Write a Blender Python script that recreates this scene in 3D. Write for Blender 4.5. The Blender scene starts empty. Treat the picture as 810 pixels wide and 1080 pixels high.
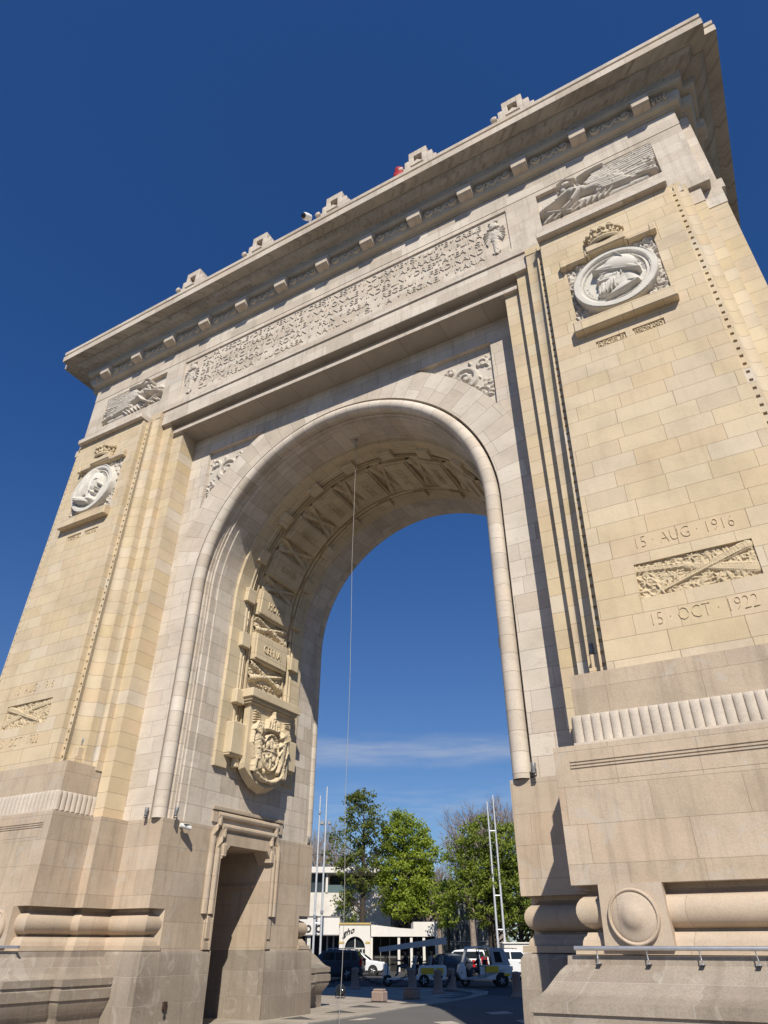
import bpy, bmesh, math, random
import numpy as np
from mathutils import Vector, Matrix
random.seed(7); np.random.seed(7)
S = bpy.context.scene
COL = S.collection
rad = math.radians
# ------------------------------------------------------------------ camera
CAM = Vector((10.605, -15.284, 1.947)); YAW = 0.5104129; PITCH = 0.5757398
cd = bpy.data.cameras.new('camera'); cam = bpy.data.objects.new('camera', cd); COL.objects.link(cam)
cam.location = CAM; cam.rotation_euler = (math.pi/2+PITCH, 0, YAW)
cd.sensor_width = 36; cd.lens = 703.08/1080*36; cd.clip_end = 3000; cd.clip_start = .1
S.camera = cam
FW = Vector((-math.sin(YAW), math.cos(YAW), 0)); RT = Vector((math.cos(YAW), math.sin(YAW), 0))
def place(lat, D, z=0):
    "a point so many metres to the side and ahead of where the photographer stands"
    return Vector((CAM.x, CAM.y, 0)) + RT*lat + FW*D + Vector((0, 0, z))
# ------------------------------------------------------------------ mesh helper
class MB:
    def __init__(s): s.v=[]; s.f=[]; s.uv=[]; s.m=[]
    def add(s, vs, fs, mat=0, uvs=None):
        o=len(s.v); s.v+= [tuple(p) for p in vs]
        for i,f in enumerate(fs):
            s.f.append(tuple(o+j for j in f)); s.m.append(mat); s.uv.append(uvs[i] if uvs else None)
    def quad(s,a,b,c,d,mat=0,uv=None): s.add([a,b,c,d],[(0,1,2,3)],mat,[uv] if uv else None)
    def box(s,x0,x1,y0,y1,z0,z1,mat=0,faces='xXyYzZ'):
        v=[(x0,y0,z0),(x1,y0,z0),(x1,y1,z0),(x0,y1,z0),(x0,y0,z1),(x1,y0,z1),(x1,y1,z1),(x0,y1,z1)]
        F={'z':(3,2,1,0),'Z':(4,5,6,7),'y':(0,1,5,4),'Y':(2,3,7,6),'x':(3,0,4,7),'X':(1,2,6,5)}
        s.add(v,[F[k] for k in faces],mat)
    def bbox(s,x0,x1,y0,y1,z0,z1,b=.02,mat=0):
        "box with chamfered edges"
        V=[];idx={}
        for ix,(xa,xs) in enumerate(((x0,1),(x1,-1))):
            for iy,(ya,ys) in enumerate(((y0,1),(y1,-1))):
                for iz,(za,zs) in enumerate(((z0,1),(z1,-1))):
                    for k,(dx,dy,dz) in enumerate(((0,b,b),(b,0,b),(b,b,0))):
                        idx[ix,iy,iz,k]=len(V); V.append((xa+xs*dx,ya+ys*dy,za+zs*dz))
        F=[]
        for k in range(3):
            for s_ in (0,1):
                q=[]
                for a,b_ in ((0,0),(1,0),(1,1),(0,1)):
                    c=[0,0,0]; c[k]=s_; c[(k+1)%3]=a; c[(k+2)%3]=b_; q.append(idx[c[0],c[1],c[2],k])
                F.append(tuple(q if s_ else q[::-1]))
        for k in range(3):
            i,j=(k+1)%3,(k+2)%3
            for a in (0,1):
                for b_ in (0,1):
                    c0=[0,0,0]; c0[i]=a; c0[j]=b_; c1=list(c0); c1[k]=1
                    q=(idx[(*c0,i)],idx[(*c0,j)],idx[(*c1,j)],idx[(*c1,i)])
                    F.append(q if (a+b_)%2 else q[::-1])
        for ix in (0,1):
            for iy in (0,1):
                for iz in (0,1): F.append((idx[ix,iy,iz,0],idx[ix,iy,iz,1],idx[ix,iy,iz,2]))
        s.add(V,F,mat)
    def tube(s,pts,r,n=8,mat=0,caps=True,ref=None):
        pts=[Vector(p) for p in pts]; rs=r if isinstance(r,(list,tuple)) else [r]*len(pts)
        V=[];F=[]
        for i,p in enumerate(pts):
            a=pts[max(i-1,0)]; b=pts[min(i+1,len(pts)-1)]; t=(b-a).normalized()
            rf=Vector(ref) if ref else (Vector((0,0,1)) if abs(t.z)<.9 else Vector((1,0,0)))
            u=t.cross(rf).normalized(); w=u.cross(t)
            for k in range(n):
                an=2*math.pi*k/n; V.append(p+(u*math.cos(an)+w*math.sin(an))*rs[i])
        for i in range(len(pts)-1):
            for k in range(n): F.append((i*n+k,i*n+(k+1)%n,(i+1)*n+(k+1)%n,(i+1)*n+k))
        if caps: F.append(tuple(range(n))[::-1]); F.append(tuple((len(pts)-1)*n+k for k in range(n)))
        s.add(V,F,mat)
    def lathe(s,prof,origin,axis,n=32,mat=0):
        "prof: list of (radius, along axis)"
        ax=Vector(axis).normalized(); rf=Vector((0,0,1)) if abs(ax.z)<.9 else Vector((1,0,0))
        u=ax.cross(rf).normalized(); w=u.cross(ax); o=Vector(origin); V=[];F=[]
        for r,h in prof:
            for k in range(n):
                a=2*math.pi*k/n; V.append(o+ax*h+(u*math.cos(a)+w*math.sin(a))*r)
        for i in range(len(prof)-1):
            for k in range(n): F.append((i*n+k,i*n+(k+1)%n,(i+1)*n+(k+1)%n,(i+1)*n+k))
        F.append(tuple(range(n))[::-1]); F.append(tuple((len(prof)-1)*n+k for k in range(n)))
        s.add(V,F,mat)
    def prism(s,poly,z0,z1,mat=0,caps=True):
        n=len(poly); V=[(x,y,z0) for x,y in poly]+[(x,y,z1) for x,y in poly]
        F=[(i,(i+1)%n,n+(i+1)%n,n+i) for i in range(n)]
        if caps: F+= [tuple(range(n))[::-1],tuple(range(n,2*n))]
        s.add(V,F,mat)
    def extrude(s,poly,y0,y1,mat=0):
        "x,z outline pushed along y"
        n=len(poly); V=[(x,y0,z) for x,z in poly]+[(x,y1,z) for x,z in poly]
        s.add(V,[(i,(i+1)%n,n+(i+1)%n,n+i) for i in range(n)]+[tuple(range(n))[::-1],tuple(range(n,2*n))],mat)
    def merge(s,o,fn=None,flip=False):
        off=len(s.v); s.v+=[fn(p) if fn else p for p in o.v]
        for f,u,m in zip(o.f,o.uv,o.m):
            g=tuple(off+i for i in f)
            if flip: g=g[::-1]; u=u[::-1] if u else None
            s.f.append(g); s.uv.append(u); s.m.append(m)
        return s
    def mirrored(s,axis,c=0.0):
        def fn(p):
            p=list(p); p[axis]=2*c-p[axis]; return tuple(p)
        return MB().merge(s,fn,True)
    def moved(s,d): return MB().merge(s,lambda p:(p[0]+d[0],p[1]+d[1],p[2]+d[2]))
    def build(s,name,mats,parent=None,smooth=0,local=False,uoff=0.0):
        me=bpy.data.meshes.new(name); me.from_pydata(s.v,[],s.f)
        mats=mats if isinstance(mats,(list,tuple)) else [mats]
        for m in mats: me.materials.append(m)
        me.polygons.foreach_set('material_index',s.m)
        if smooth:
            me.polygons.foreach_set('use_smooth',[True]*len(me.polygons)); me.set_sharp_from_angle(angle=rad(smooth))
        uvl=me.uv_layers.new(name='UVMap'); data=np.zeros(len(me.loops)*2)
        for p,u in zip(me.polygons,s.uv):
            ls=p.loop_start
            if u is None:
                n=p.normal; co=[s.v[i] for i in s.f[p.index]]
                if abs(n.z)>.75: u=[(c[0],c[1]) for c in co]
                elif abs(n.y)>=abs(n.x): u=[(c[0]+uoff,c[2]) for c in co]
                else: u=[(c[1]+uoff,c[2]) for c in co]
            data[ls*2:(ls+len(u))*2]=np.array(u).ravel()
        uvl.data.foreach_set('uv',data)
        if smooth and len(s.v)<20000 and any(u is not None for u in s.uv):
            bm=bmesh.new(); bm.from_mesh(me); bmesh.ops.remove_doubles(bm,verts=bm.verts,dist=2e-4); bm.to_mesh(me); bm.free(); me.set_sharp_from_angle(angle=rad(smooth))
        ob=bpy.data.objects.new(name,me); COL.objects.link(ob)
        if parent is not None:
            ob.parent=parent
            if not local: ob.matrix_parent_inverse=wm(parent).inverted()
        return ob
def wm(o):
    m=Matrix.LocRotScale(o.location,o.rotation_euler,o.scale)
    return (wm(o.parent)@o.matrix_parent_inverse@m) if o.parent else m
def tag(o,label=None,cat=None,group=None,kind=None):
    if label: o['label']=label
    if cat: o['category']=cat
    if group: o['group']=group
    if kind: o['kind']=kind
    return o
def thing(name,label,cat,loc=(0,0,0),rz=0,group=None):
    o=bpy.data.objects.new(name,None); COL.objects.link(o); o.location=loc; o.rotation_euler=(0,0,rz); o.empty_display_size=.3
    return tag(o,label,cat,group)
def copy_tree(o,parent=None):
    c=o.copy(); COL.objects.link(c); c.parent=parent
    for ch in [x for x in o.children]: copy_tree(ch,c)
    return c
def off_poly(path,d,closed=False):
    n=len(path); out=[]
    def nrm(a,b):
        dx,dy=b[0]-a[0],b[1]-a[1]; l=math.hypot(dx,dy); return (dy/l,-dx/l)
    for i,p in enumerate(path):
        ns=[]
        if closed or i>0: ns.append(nrm(path[i-1],p))
        if closed or i<n-1: ns.append(nrm(p,path[(i+1)%n]))
        if len(ns)==1: m=ns[0]
        else:
            (a,b),(c,e)=ns; k=1+a*c+b*e
            m=((a+c)/k,(b+e)/k)
        out.append((p[0]+m[0]*d,p[1]+m[1]*d))
    return out
def sweep(mb,path,prof,closed=False,mat=0,caps=True):
    "prof: list of (outward offset, z) carried along a plan path (outward = right of travel)"
    rings=[[(x,y,z) for x,y in off_poly(path,d,closed)] for d,z in prof]
    L=[0]; n=len(path)
    for i in range(n if closed else n-1): L.append(L[-1]+math.dist(path[i],path[(i+1)%n]))
    P=[prof[0][1]]
    for i in range(1,len(prof)): P.append(P[-1]+math.copysign(math.dist(prof[i],prof[i-1]),prof[-1][1]-prof[0][1]))
    for j in range(len(prof)-1):
        for i in range(n if closed else n-1):
            k=(i+1)%n
            mb.quad(rings[j][i],rings[j][k],rings[j+1][k],rings[j+1][i],mat,[(L[i],P[j]),(L[i+1],P[j]),(L[i+1],P[j+1]),(L[i],P[j+1])])
    if caps and not closed:
        mb.add([r[0] for r in rings],[tuple(range(len(rings)))],mat); mb.add([r[-1] for r in rings],[tuple(range(len(rings)))[::-1]],mat)
# ------------------------------------------------------------------ lettering
_tc={}
def text_mesh(txt,size,ext,offset=0.0):
    k=(txt,size,ext,offset)
    if k in _tc: return _tc[k]
    cu=bpy.data.curves.new('t','FONT'); cu.body=txt; cu.size=size; cu.extrude=ext/2; cu.offset=offset; cu.resolution_u=2
    ob=bpy.data.objects.new('t',cu); COL.objects.link(ob); dg=bpy.context.evaluated_depsgraph_get(); dg.update()
    me=bpy.data.meshes.new_from_object(ob.evaluated_get(dg))
    v=[tuple(p.co) for p in me.vertices]; f=[tuple(p.vertices) for p in me.polygons]
    bpy.data.objects.remove(ob); bpy.data.curves.remove(cu); bpy.data.meshes.remove(me)
    _tc[k]=(v,f); return v,f
def add_text(mb,txt,size,ext,fn,offset=0.0,width=None,center=True,mat=0):
    v,f=text_mesh(txt,size,ext,offset)
    if not v: return
    xs=[p[0] for p in v]; a,b=min(xs),max(xs); k=(width/(b-a)) if width else 1
    c=(a+b)/2 if center else a
    mb.add([fn((p[0]-c)*k,p[1],p[2]+ext/2) for p in v],f,mat)
# ------------------------------------------------------------------ relief height fields
class HF:
    def __init__(s,W,H,res):
        s.W,s.H=W,H; s.nx=max(4,int(W/res)+1); s.ny=max(4,int(H/res)+1)
        s.X,s.Y=np.meshgrid(np.linspace(0,W,s.nx),np.linspace(0,H,s.ny),indexing='ij'); s.h=np.zeros_like(s.X)
    def cap(s,p,q,r0,r1,ht,base=0.0):
        dx,dy=q[0]-p[0],q[1]-p[1]; L2=dx*dx+dy*dy+1e-9
        t=np.clip(((s.X-p[0])*dx+(s.Y-p[1])*dy)/L2,0,1); d=np.hypot(s.X-p[0]-t*dx,s.Y-p[1]-t*dy); r=r0+(r1-r0)*t
        m=d<r; z=np.where(m,base+ht*np.sqrt(np.maximum(0,1-(d/r)**2)),0); s.h=np.maximum(s.h,z); return s
    def ell(s,cx,cy,rx,ry,ht,rot=0.0,base=0.0,flat=.5):
        c,si=math.cos(rot),math.sin(rot); a=((s.X-cx)*c+(s.Y-cy)*si)/rx; b=(-(s.X-cx)*si+(s.Y-cy)*c)/ry; d=a*a+b*b
        s.h=np.maximum(s.h,np.where(d<1,base+ht*np.maximum(0,1-d)**flat,0)); return s
    def ring(s,cx,cy,rx,ry,w,ht,rot=0.0):
        c,si=math.cos(rot),math.sin(rot); a=((s.X-cx)*c+(s.Y-cy)*si)/rx; b=(-(s.X-cx)*si+(s.Y-cy)*c)/ry; d=(np.sqrt(a*a+b*b)-1)*min(rx,ry)/w
        s.h=np.maximum(s.h,np.where(np.abs(d)<1,ht*np.sqrt(np.maximum(0,1-d*d)),0)); return s
    def spiral(s,cx,cy,r,turns,w,ht,start=0.0,sgn=1):
        pts=[]
        for i in range(int(turns*14)+1):
            t=i/(turns*14); a=start+sgn*t*turns*2*math.pi; rr=r*(1-t*.85); pts.append((cx+rr*math.cos(a),cy+rr*math.sin(a)))
        for a,b in zip(pts,pts[1:]): s.cap(a,b,w,w*.95,ht)
        s.ell(cx,cy,w*1.5,w*1.5,ht); return s
    def leaves(s,n,r,ht,rng,mask=None):
        for _ in range(n):
            x,y=rng.uniform(0,s.W),rng.uniform(0,s.H)
            if mask and not mask(x,y): continue
            s.ell(x,y,r*rng.uniform(.7,1.6),r*rng.uniform(.25,.55),ht*rng.uniform(.4,1),rng.uniform(0,3.14))
        return s
    def grit(s,n,r,amp,rng):
        "small cuts and bumps over what is already carved"
        for _ in range(n):
            x,y=rng.uniform(0,s.W),rng.uniform(0,s.H); rx,ry,ro=r*rng.uniform(.6,1.8),r*rng.uniform(.3,.6),rng.uniform(0,3.14); c,si=math.cos(ro),math.sin(ro)
            a=((s.X-x)*c+(s.Y-y)*si)/rx; b=(-(s.X-x)*si+(s.Y-y)*c)/ry; d=a*a+b*b
            s.h=s.h+np.where((d<1)&(s.h>.02),amp*rng.choice((-1,1,.6))*(1-np.minimum(d,1))**.7,0)
        s.h=np.maximum(s.h,0); return s
    def rough(s,a,rng=None):
        n=np.random.RandomState(3).rand(s.nx,s.ny)-.5; s.h=s.h+a*n*(s.h>.002); return s
    def mesh(s,mb,fn,mat=0,mask=None,rim=False):
        idx=-np.ones((s.nx,s.ny),int); V=[]
        M=np.ones((s.nx,s.ny),bool) if mask is None else mask(s.X,s.Y)
        for i in range(s.nx):
            for j in range(s.ny):
                if M[i,j]: idx[i,j]=len(V); V.append(fn(s.X[i,j],s.Y[i,j],s.h[i,j]))
        F=[(idx[i,j],idx[i+1,j],idx[i+1,j+1],idx[i,j+1]) for i in range(s.nx-1) for j in range(s.ny-1) if M[i,j] and M[i+1,j] and M[i+1,j+1] and M[i,j+1]]
        mb.add(V,F,mat); return mb
# ------------------------------------------------------------------ materials
def mat_new(name):
    m=bpy.data.materials.new(name); m.use_nodes=True; nt=m.node_tree; nt.nodes.clear()
    out=nt.nodes.new('ShaderNodeOutputMaterial'); b=nt.nodes.new('ShaderNodeBsdfPrincipled'); nt.links.new(b.outputs[0],out.inputs[0])
    return m,nt,b
class NT:
    def __init__(s,nt): s.nt=nt
    def n(s,t,**k):
        nd=s.nt.nodes.new(t)
        for a,v in k.items(): setattr(nd,a,v)
        return nd
    def l(s,a,b): s.nt.links.new(a,b)
    def val(s,sock,x):
        if hasattr(x,'links') or hasattr(x,'is_linked'): s.l(x,sock)
        else: sock.default_value=x
    def math(s,op,a,b=0.0,c=None):
        nd=s.n('ShaderNodeMath',operation=op); s.val(nd.inputs[0],a); s.val(nd.inputs[1],b)
        if c is not None: s.val(nd.inputs[2],c)
        return nd.outputs[0]
    def mix(s,f,a,b,mode='MIX'):
        nd=s.n('ShaderNodeMix',data_type='RGBA',blend_type=mode); s.val(nd.inputs[0],f)
        for i,x in ((6,a),(7,b)):
            if isinstance(x,tuple): nd.inputs[i].default_value=(*x[:3],1)
            else: s.l(x,nd.inputs[i])
        return nd.outputs[2]
    def noise(s,vec,scale,detail=4,rough=.55,dist=0.0):
        nd=s.n('ShaderNodeTexNoise'); nd.inputs['Scale'].default_value=scale; nd.inputs['Detail'].default_value=detail
        nd.inputs['Roughness'].default_value=rough; nd.inputs['Distortion'].default_value=dist; s.l(vec,nd.inputs['Vector']); return nd.outputs[0]
    def rng(s,x,a,b,c,d,smooth=False):
        nd=s.n('ShaderNodeMapRange'); nd.interpolation_type='SMOOTHSTEP' if smooth else 'LINEAR'
        s.val(nd.inputs[0],x)
        for i,v in enumerate((a,b,c,d)): nd.inputs[1+i].default_value=v
        return nd.outputs[0]
    def ramp(s,x,stops,interp='LINEAR'):
        nd=s.n('ShaderNodeValToRGB'); cr=nd.color_ramp; cr.interpolation=interp
        while len(cr.elements)<len(stops): cr.elements.new(.5)
        for e,(p,c) in zip(cr.elements,stops): e.position=p; e.color=(*c,1)
        s.l(x,nd.inputs[0]); return nd.outputs[0]
def stone(name,tones,bw=1.0,bh=.445,mortar=.007,jit=True,mcol=(.12,.095,.07),mfac=.75,stain=.25,stain_col=(.16,.12,.085),vein=0.0,rough=.88,bump=.35,voff=0.0,seed=0.0,streak=0.0,blocks=True,fine=.12,smudge=.0,polish=0.0):
    m,nt,b=mat_new(name); k=NT(nt)
    tc=k.n('ShaderNodeTexCoord'); obj=tc.outputs['Object']
    if blocks:
        sep=k.n('ShaderNodeSeparateXYZ'); k.l(tc.outputs['UV'],sep.inputs[0]); wob=k.math('MULTIPLY',k.math('SUBTRACT',k.noise(obj,2.3,2),.5),.022); u,v=k.math('ADD',sep.outputs[0],wob),k.math('ADD',k.math('ADD',sep.outputs[1],voff+bh*40),k.math('MULTIPLY',wob,.8))
        row=k.math('FLOOR',k.math('DIVIDE',v,bh)); wn=k.n('ShaderNodeTexWhiteNoise',noise_dimensions='1D'); k.l(k.math('ADD',row,seed+.37),wn.inputs['W']); w=wn.outputs['Value']
        if jit: u=k.math('ADD',k.math('MULTIPLY',u,k.math('MULTIPLY_ADD',w,.55,.72)),k.math('MULTIPLY',w,17.0))
        cb=k.n('ShaderNodeCombineXYZ'); k.l(u,cb.inputs[0]); k.l(v,cb.inputs[1])
        br=k.n('ShaderNodeTexBrick'); br.offset=0.0; br.offset_frequency=2
        for i,x in ((1,(0,0,0,1)),(2,(1,1,1,1)),(3,(.5,.5,.5,1))): br.inputs[i].default_value=x
        br.inputs['Scale'].default_value=1; br.inputs['Mortar Size'].default_value=mortar; br.inputs['Mortar Smooth'].default_value=.25
        br.inputs['Brick Width'].default_value=bw; br.inputs['Row Height'].default_value=bh; br.inputs['Bias'].default_value=0
        k.l(cb.outputs[0],br.inputs['Vector']); joint=br.outputs['Fac']
        # one random number for every block
        bi=k.n('ShaderNodeTexWhiteNoise',noise_dimensions='2D'); c2=k.n('ShaderNodeCombineXYZ')
        k.l(k.math('FLOOR',k.math('DIVIDE',u,bw)),c2.inputs[0]); k.l(k.math('ADD',row,seed),c2.inputs[1]); k.l(c2.outputs[0],bi.inputs['Vector'])
        col=k.ramp(bi.outputs['Value'],[((i)/max(1,len(tones)-1),t) for i,t in enumerate(tones)])
    else:
        col=k.ramp(k.noise(obj,1.6,4),[(.3,tones[0]),(.7,tones[-1])]); joint=None
    big=k.noise(obj,.9,7,.62); col=k.mix(1.0,col,k.ramp(big,[(.25,(.80,.80,.79)),(.55,(1,1,1)),(.8,(1.08,1.07,1.05))]),'MULTIPLY')
    fn=k.noise(obj,38,3,.6); col=k.mix(1.0,col,k.ramp(fn,[(.3,(1-fine,)*3),(.7,(1+fine*.6,)*3)]),'MULTIPLY')
    if vein>0:
        mp=k.n('ShaderNodeMapping'); mp.inputs['Scale'].default_value=(1,1,3); mp.inputs['Rotation'].default_value=(.3,.5,.2); k.l(obj,mp.inputs[0])
        vn=k.noise(mp.outputs[0],2.2,8,.7,1.2); col=k.mix(k.rng(vn,.52,.68,0,vein,True),col,(.22,.17,.14))
    if stain>0:
        sn=k.noise(obj,.55,6,.65,.6); col=k.mix(k.rng(sn,.56,.78,0,stain,True),col,stain_col)
    if streak>0:
        mp=k.n('ShaderNodeMapping'); mp.inputs['Scale'].default_value=(4,.3,1); k.l(tc.outputs['UV'],mp.inputs[0]); st=k.noise(mp.outputs[0],1.3,5,.6)
        col=k.mix(k.rng(st,.48,.7,0,streak,True),col,(.085,.07,.05))
        st2=k.noise(mp.outputs[0],2.9,4,.6); col=k.mix(k.rng(st2,.60,.72,0,streak*.55,True),col,(.62,.6,.56))
    if smudge>0:
        s2=k.noise(obj,1.7,3,.5,1.5); col=k.mix(k.rng(s2,.58,.66,0,smudge,True),col,(.46,.42,.37))
        s3=k.noise(obj,.85,6,.62,.8); col=k.mix(k.rng(s3,.54,.70,0,smudge*.55,True),col,(.22,.19,.155))
    if joint is not None: col=k.mix(k.math('MULTIPLY',joint,mfac),col,mcol)
    k.l(col,b.inputs['Base Color']); b.inputs['Roughness'].default_value=rough; b.inputs['Specular IOR Level'].default_value=.25+polish
    hgt=k.math('ADD',k.math('MULTIPLY',fn,.25),k.math('MULTIPLY',k.noise(obj,7,5),.5))
    if joint is not None: hgt=k.math('SUBTRACT',hgt,k.math('MULTIPLY',joint,1.2))
    bp=k.n('ShaderNodeBump'); bp.inputs['Strength'].default_value=bump; bp.inputs['Distance'].default_value=.02; k.l(hgt,bp.inputs['Height']); k.l(bp.outputs[0],b.inputs['Normal'])
    return m
def plain(name,col,rough=.6,metal=0.0,var=.12,scale=8.0,spec=.4,bump=0.0,trans=0.0):
    m,nt,b=mat_new(name); k=NT(nt); tc=k.n('ShaderNodeTexCoord'); nz=k.noise(tc.outputs['Object'],scale,4)
    c=k.mix(1.0,(*col,1),k.ramp(nz,[(.3,(1-var,)*3),(.7,(1+var*.6,)*3)]),'MULTIPLY'); k.l(c,b.inputs['Base Color'])
    b.inputs['Roughness'].default_value=rough; b.inputs['Metallic'].default_value=metal; b.inputs['Specular IOR Level'].default_value=spec
    if bump:
        bp=k.n('ShaderNodeBump'); bp.inputs['Strength'].default_value=bump; bp.inputs['Distance'].default_value=.02; k.l(nz,bp.inputs['Height']); k.l(bp.outputs[0],b.inputs['Normal'])
    return m
W_T=[(.53,.455,.38),(.605,.53,.45),(.64,.57,.49),(.57,.49,.41),(.66,.59,.51),(.50,.43,.355),(.59,.50,.415),(.55,.49,.43)]
Y_T=[(.575,.465,.31),(.605,.495,.34),(.56,.448,.29),(.61,.505,.36),(.575,.462,.33),(.585,.455,.30),(.60,.505,.38),(.54,.438,.315)]
P_T=[(.47,.375,.28),(.51,.41,.31),(.445,.355,.265),(.525,.425,.33),(.485,.375,.275),(.475,.39,.31)]
G_T=[(.28,.23,.185),(.315,.265,.215),(.26,.215,.175),(.33,.28,.23),(.295,.245,.195)]
M={}
M['white']=stone('white_limestone',W_T,.95,.52,.006,vein=.22,stain=.22,streak=.14,mcol=(.16,.13,.105),seed=3)
M['attic']=stone('attic_limestone',W_T,1.35,.42,.005,vein=.18,stain=.2,streak=.2,mcol=(.22,.19,.16),mfac=.55,seed=9)
M['ring']=stone('voussoir_limestone',W_T,1.0,.50,.006,vein=.22,stain=.15,mcol=(.16,.13,.105),seed=21)
M['roll']=stone('roll_limestone',W_T,60,.47,.006,jit=False,vein=.2,stain=.15,mcol=(.15,.12,.1),seed=5)
M['yellow']=stone('yellow_sandstone',Y_T,1.0,.445,.006,stain=.25,streak=.07,stain_col=(.42,.31,.19),mcol=(.17,.12,.08),seed=2,fine=.07)
M['strip']=stone('yellow_sandstone_strips',Y_T+[(.56,.445,.275),(.60,.53,.44)],40,.445,.006,jit=False,stain=.15,stain_col=(.42,.31,.19),mcol=(.17,.12,.08),seed=6,fine=.07)
M['band']=stone('vault_sandstone',[(.58,.48,.33),(.62,.515,.36),(.55,.45,.31)],.8,.55,.006,stain=.2,mcol=(.15,.11,.08),seed=4)
M['ped']=stone('pedestal_sandstone',P_T,1.25,.62,.005,stain=.3,stain_col=(.30,.22,.15),mcol=(.2,.15,.11),mfac=.6,seed=8,streak=.22,smudge=.4)
M['pedm']=stone('pedestal_moulding_sandstone',P_T,1.3,60,.005,jit=False,stain=.3,stain_col=(.30,.22,.15),mcol=(.2,.15,.11),mfac=.6,seed=8,smudge=.2)
M['gran']=stone('grey_granite',G_T,1.1,.62,.006,stain=.2,mcol=(.40,.365,.33),mfac=.55,seed=12,fine=.18,smudge=.3,streak=.2)
M['corn']=stone('cornice_limestone',[(.40,.36,.305),(.45,.41,.35),(.36,.32,.27)],1.6,5,.006,stain=.35,stain_col=(.12,.1,.075),streak=.5,mcol=(.14,.12,.1),seed=14)  # base darkened for the shade under the cornice as well as for dirt
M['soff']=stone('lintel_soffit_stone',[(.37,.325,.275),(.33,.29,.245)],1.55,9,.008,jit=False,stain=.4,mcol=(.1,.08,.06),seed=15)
M['marble']=stone('white_marble',[(.60,.565,.51),(.66,.625,.57)],blocks=False,stain=.1,fine=.04,bump=.12)
M['carvew']=stone('carved_limestone',[(.52,.47,.41),(.60,.545,.48)],blocks=False,stain=.2,fine=.06,bump=.2)
M['carvey']=stone('carved_sandstone',[(.52,.42,.28),(.57,.465,.315)],blocks=False,stain=.2,fine=.06,bump=.2)
M['carveb']=stone('carved_vault_stone',[(.57,.47,.325),(.62,.515,.36)],blocks=False,stain=.3,fine=.06,bump=.2)
M['carvec']=stone('carved_frieze_stone',[(.48,.425,.345),(.53,.475,.39)],blocks=False,stain=.35,fine=.06,bump=.2)
M['flute']=stone('fluted_limestone',[(.49,.425,.355),(.57,.50,.425)],blocks=False,stain=.6,smudge=.2,stain_col=(.35,.25,.2),fine=.15,bump=.4)
M['steel']=plain('galvanised_steel',(.55,.56,.58),.35,.8,.1)
M['polemetal']=plain('pole_metal',(.62,.63,.65),.45,.4,.1)
M['dark']=plain('dark_metal',(.035,.035,.04),.5,.3)
M['black']=plain('black_rubber',(.02,.02,.02),.8)
M['whitep']=plain('white_plastic',(.75,.75,.74),.4)
M['red']=plain('red_cloth',(.36,.010,.018),.7,bump=.2)
M['wire']=plain('grey_cable',(.34,.33,.31),.6)
M['glass']=plain('dark_glass',(.015,.02,.024),.06,0,.05,spec=.6)
M['lens']=plain('lamp_lens',(.25,.27,.3),.1,0,.05,spec=.6)
# ------------------------------------------------------------------ the triumphal arch
YC=3.835; ZC=12.6; PX=10.36
ARCH=thing('triumphal_arch','tall stone triumphal arch with sculpted reliefs, inscribed attic and deep cornice','triumphal arch',(0,YC,0))
def both(mb): return MB().merge(mb).merge(mb.mirrored(1,YC))
def pair(mb,name,mat,parent,smooth=0,uoff=0.0):
    "the piece on the front and its twin on the rear of the arch, each an object of its own"
    a=mb.build(name,mat,parent,smooth=smooth,uoff=uoff); mb.mirrored(1,YC).build(name,mat,parent,smooth=smooth,uoff=uoff); return a
def yp(z): return -1.96+(z-6.5)*(.33/13.85)          # the pylon face leans back a little
def pin(z): return 8.22+(z-6.5)*(.32/13.85)          # its inner edge
POUT=12.36
# ---- pier masonry, right hand side, front half ; mirrored afterwards
def pedestal_mb():
    d=MB()
    P=[(5.3,2.55),(5.3,0),(6.73,0),(6.73,-1.01),(7.04,-1.01),(7.04,-2.4),(13.68,-2.4),(13.68,-1.01),(13.99,-1.01),(13.99,0),(14.3,0),(14.3,2.55)]
    d.prism(P,2.79,5.06)
    # raised border round the sunk panel of the front and the three fine grooves above it
    x0,x1=7.33,13.39
    for za in (4.66,4.715,4.77): d.box(x0,x1,-2.418,-2.395,za,za+.03)
    for (a,b) in ((7.043,7.42),(13.30,13.677)): d.box(a,b,-2.405,-2.395,2.794,4.42)
    d.box(7.42,13.30,-2.405,-2.395,2.794,3.02); d.box(7.043,13.677,-2.405,-2.395,4.42,4.6)
    # core behind the torus and the jamb below the block
    d.prism([(5.3,2.55),(5.3,.62),(5.58,.42),(5.58,.28),(7.01,.28),(7.01,-.73),(7.32,-.73),(7.32,-2.12),(13.4,-2.12),(13.4,-.73),(13.71,-.73),(13.71,.28),(14.02,.28),(14.02,2.55)],1.8,2.79,caps=False)
    return d
def mould_mb():
    t=MB(); path=[(5.3,.62),(5.3,0),(6.73,0),(6.73,-1.01),(7.04,-1.01),(7.04,-2.4),(13.68,-2.4),(13.68,-1.01),(13.99,-1.01),(13.99,0),(14.3,0),(14.3,YC)]
    prof=[(-.285,2.72)]+[(-.27+.25*math.cos(a),2.41+.25*math.sin(a)) for a in [rad(x) for x in range(80,-91,-17)]]+[(-.27,2.12),(-.14,2.115),(-.12,2.07),(-.085,2.045),(-.06,1.99),(-.05,1.93),(.045,1.925),(.05,1.815),(-.1,1.81)]
    sweep(t,path,prof); return t
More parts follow.
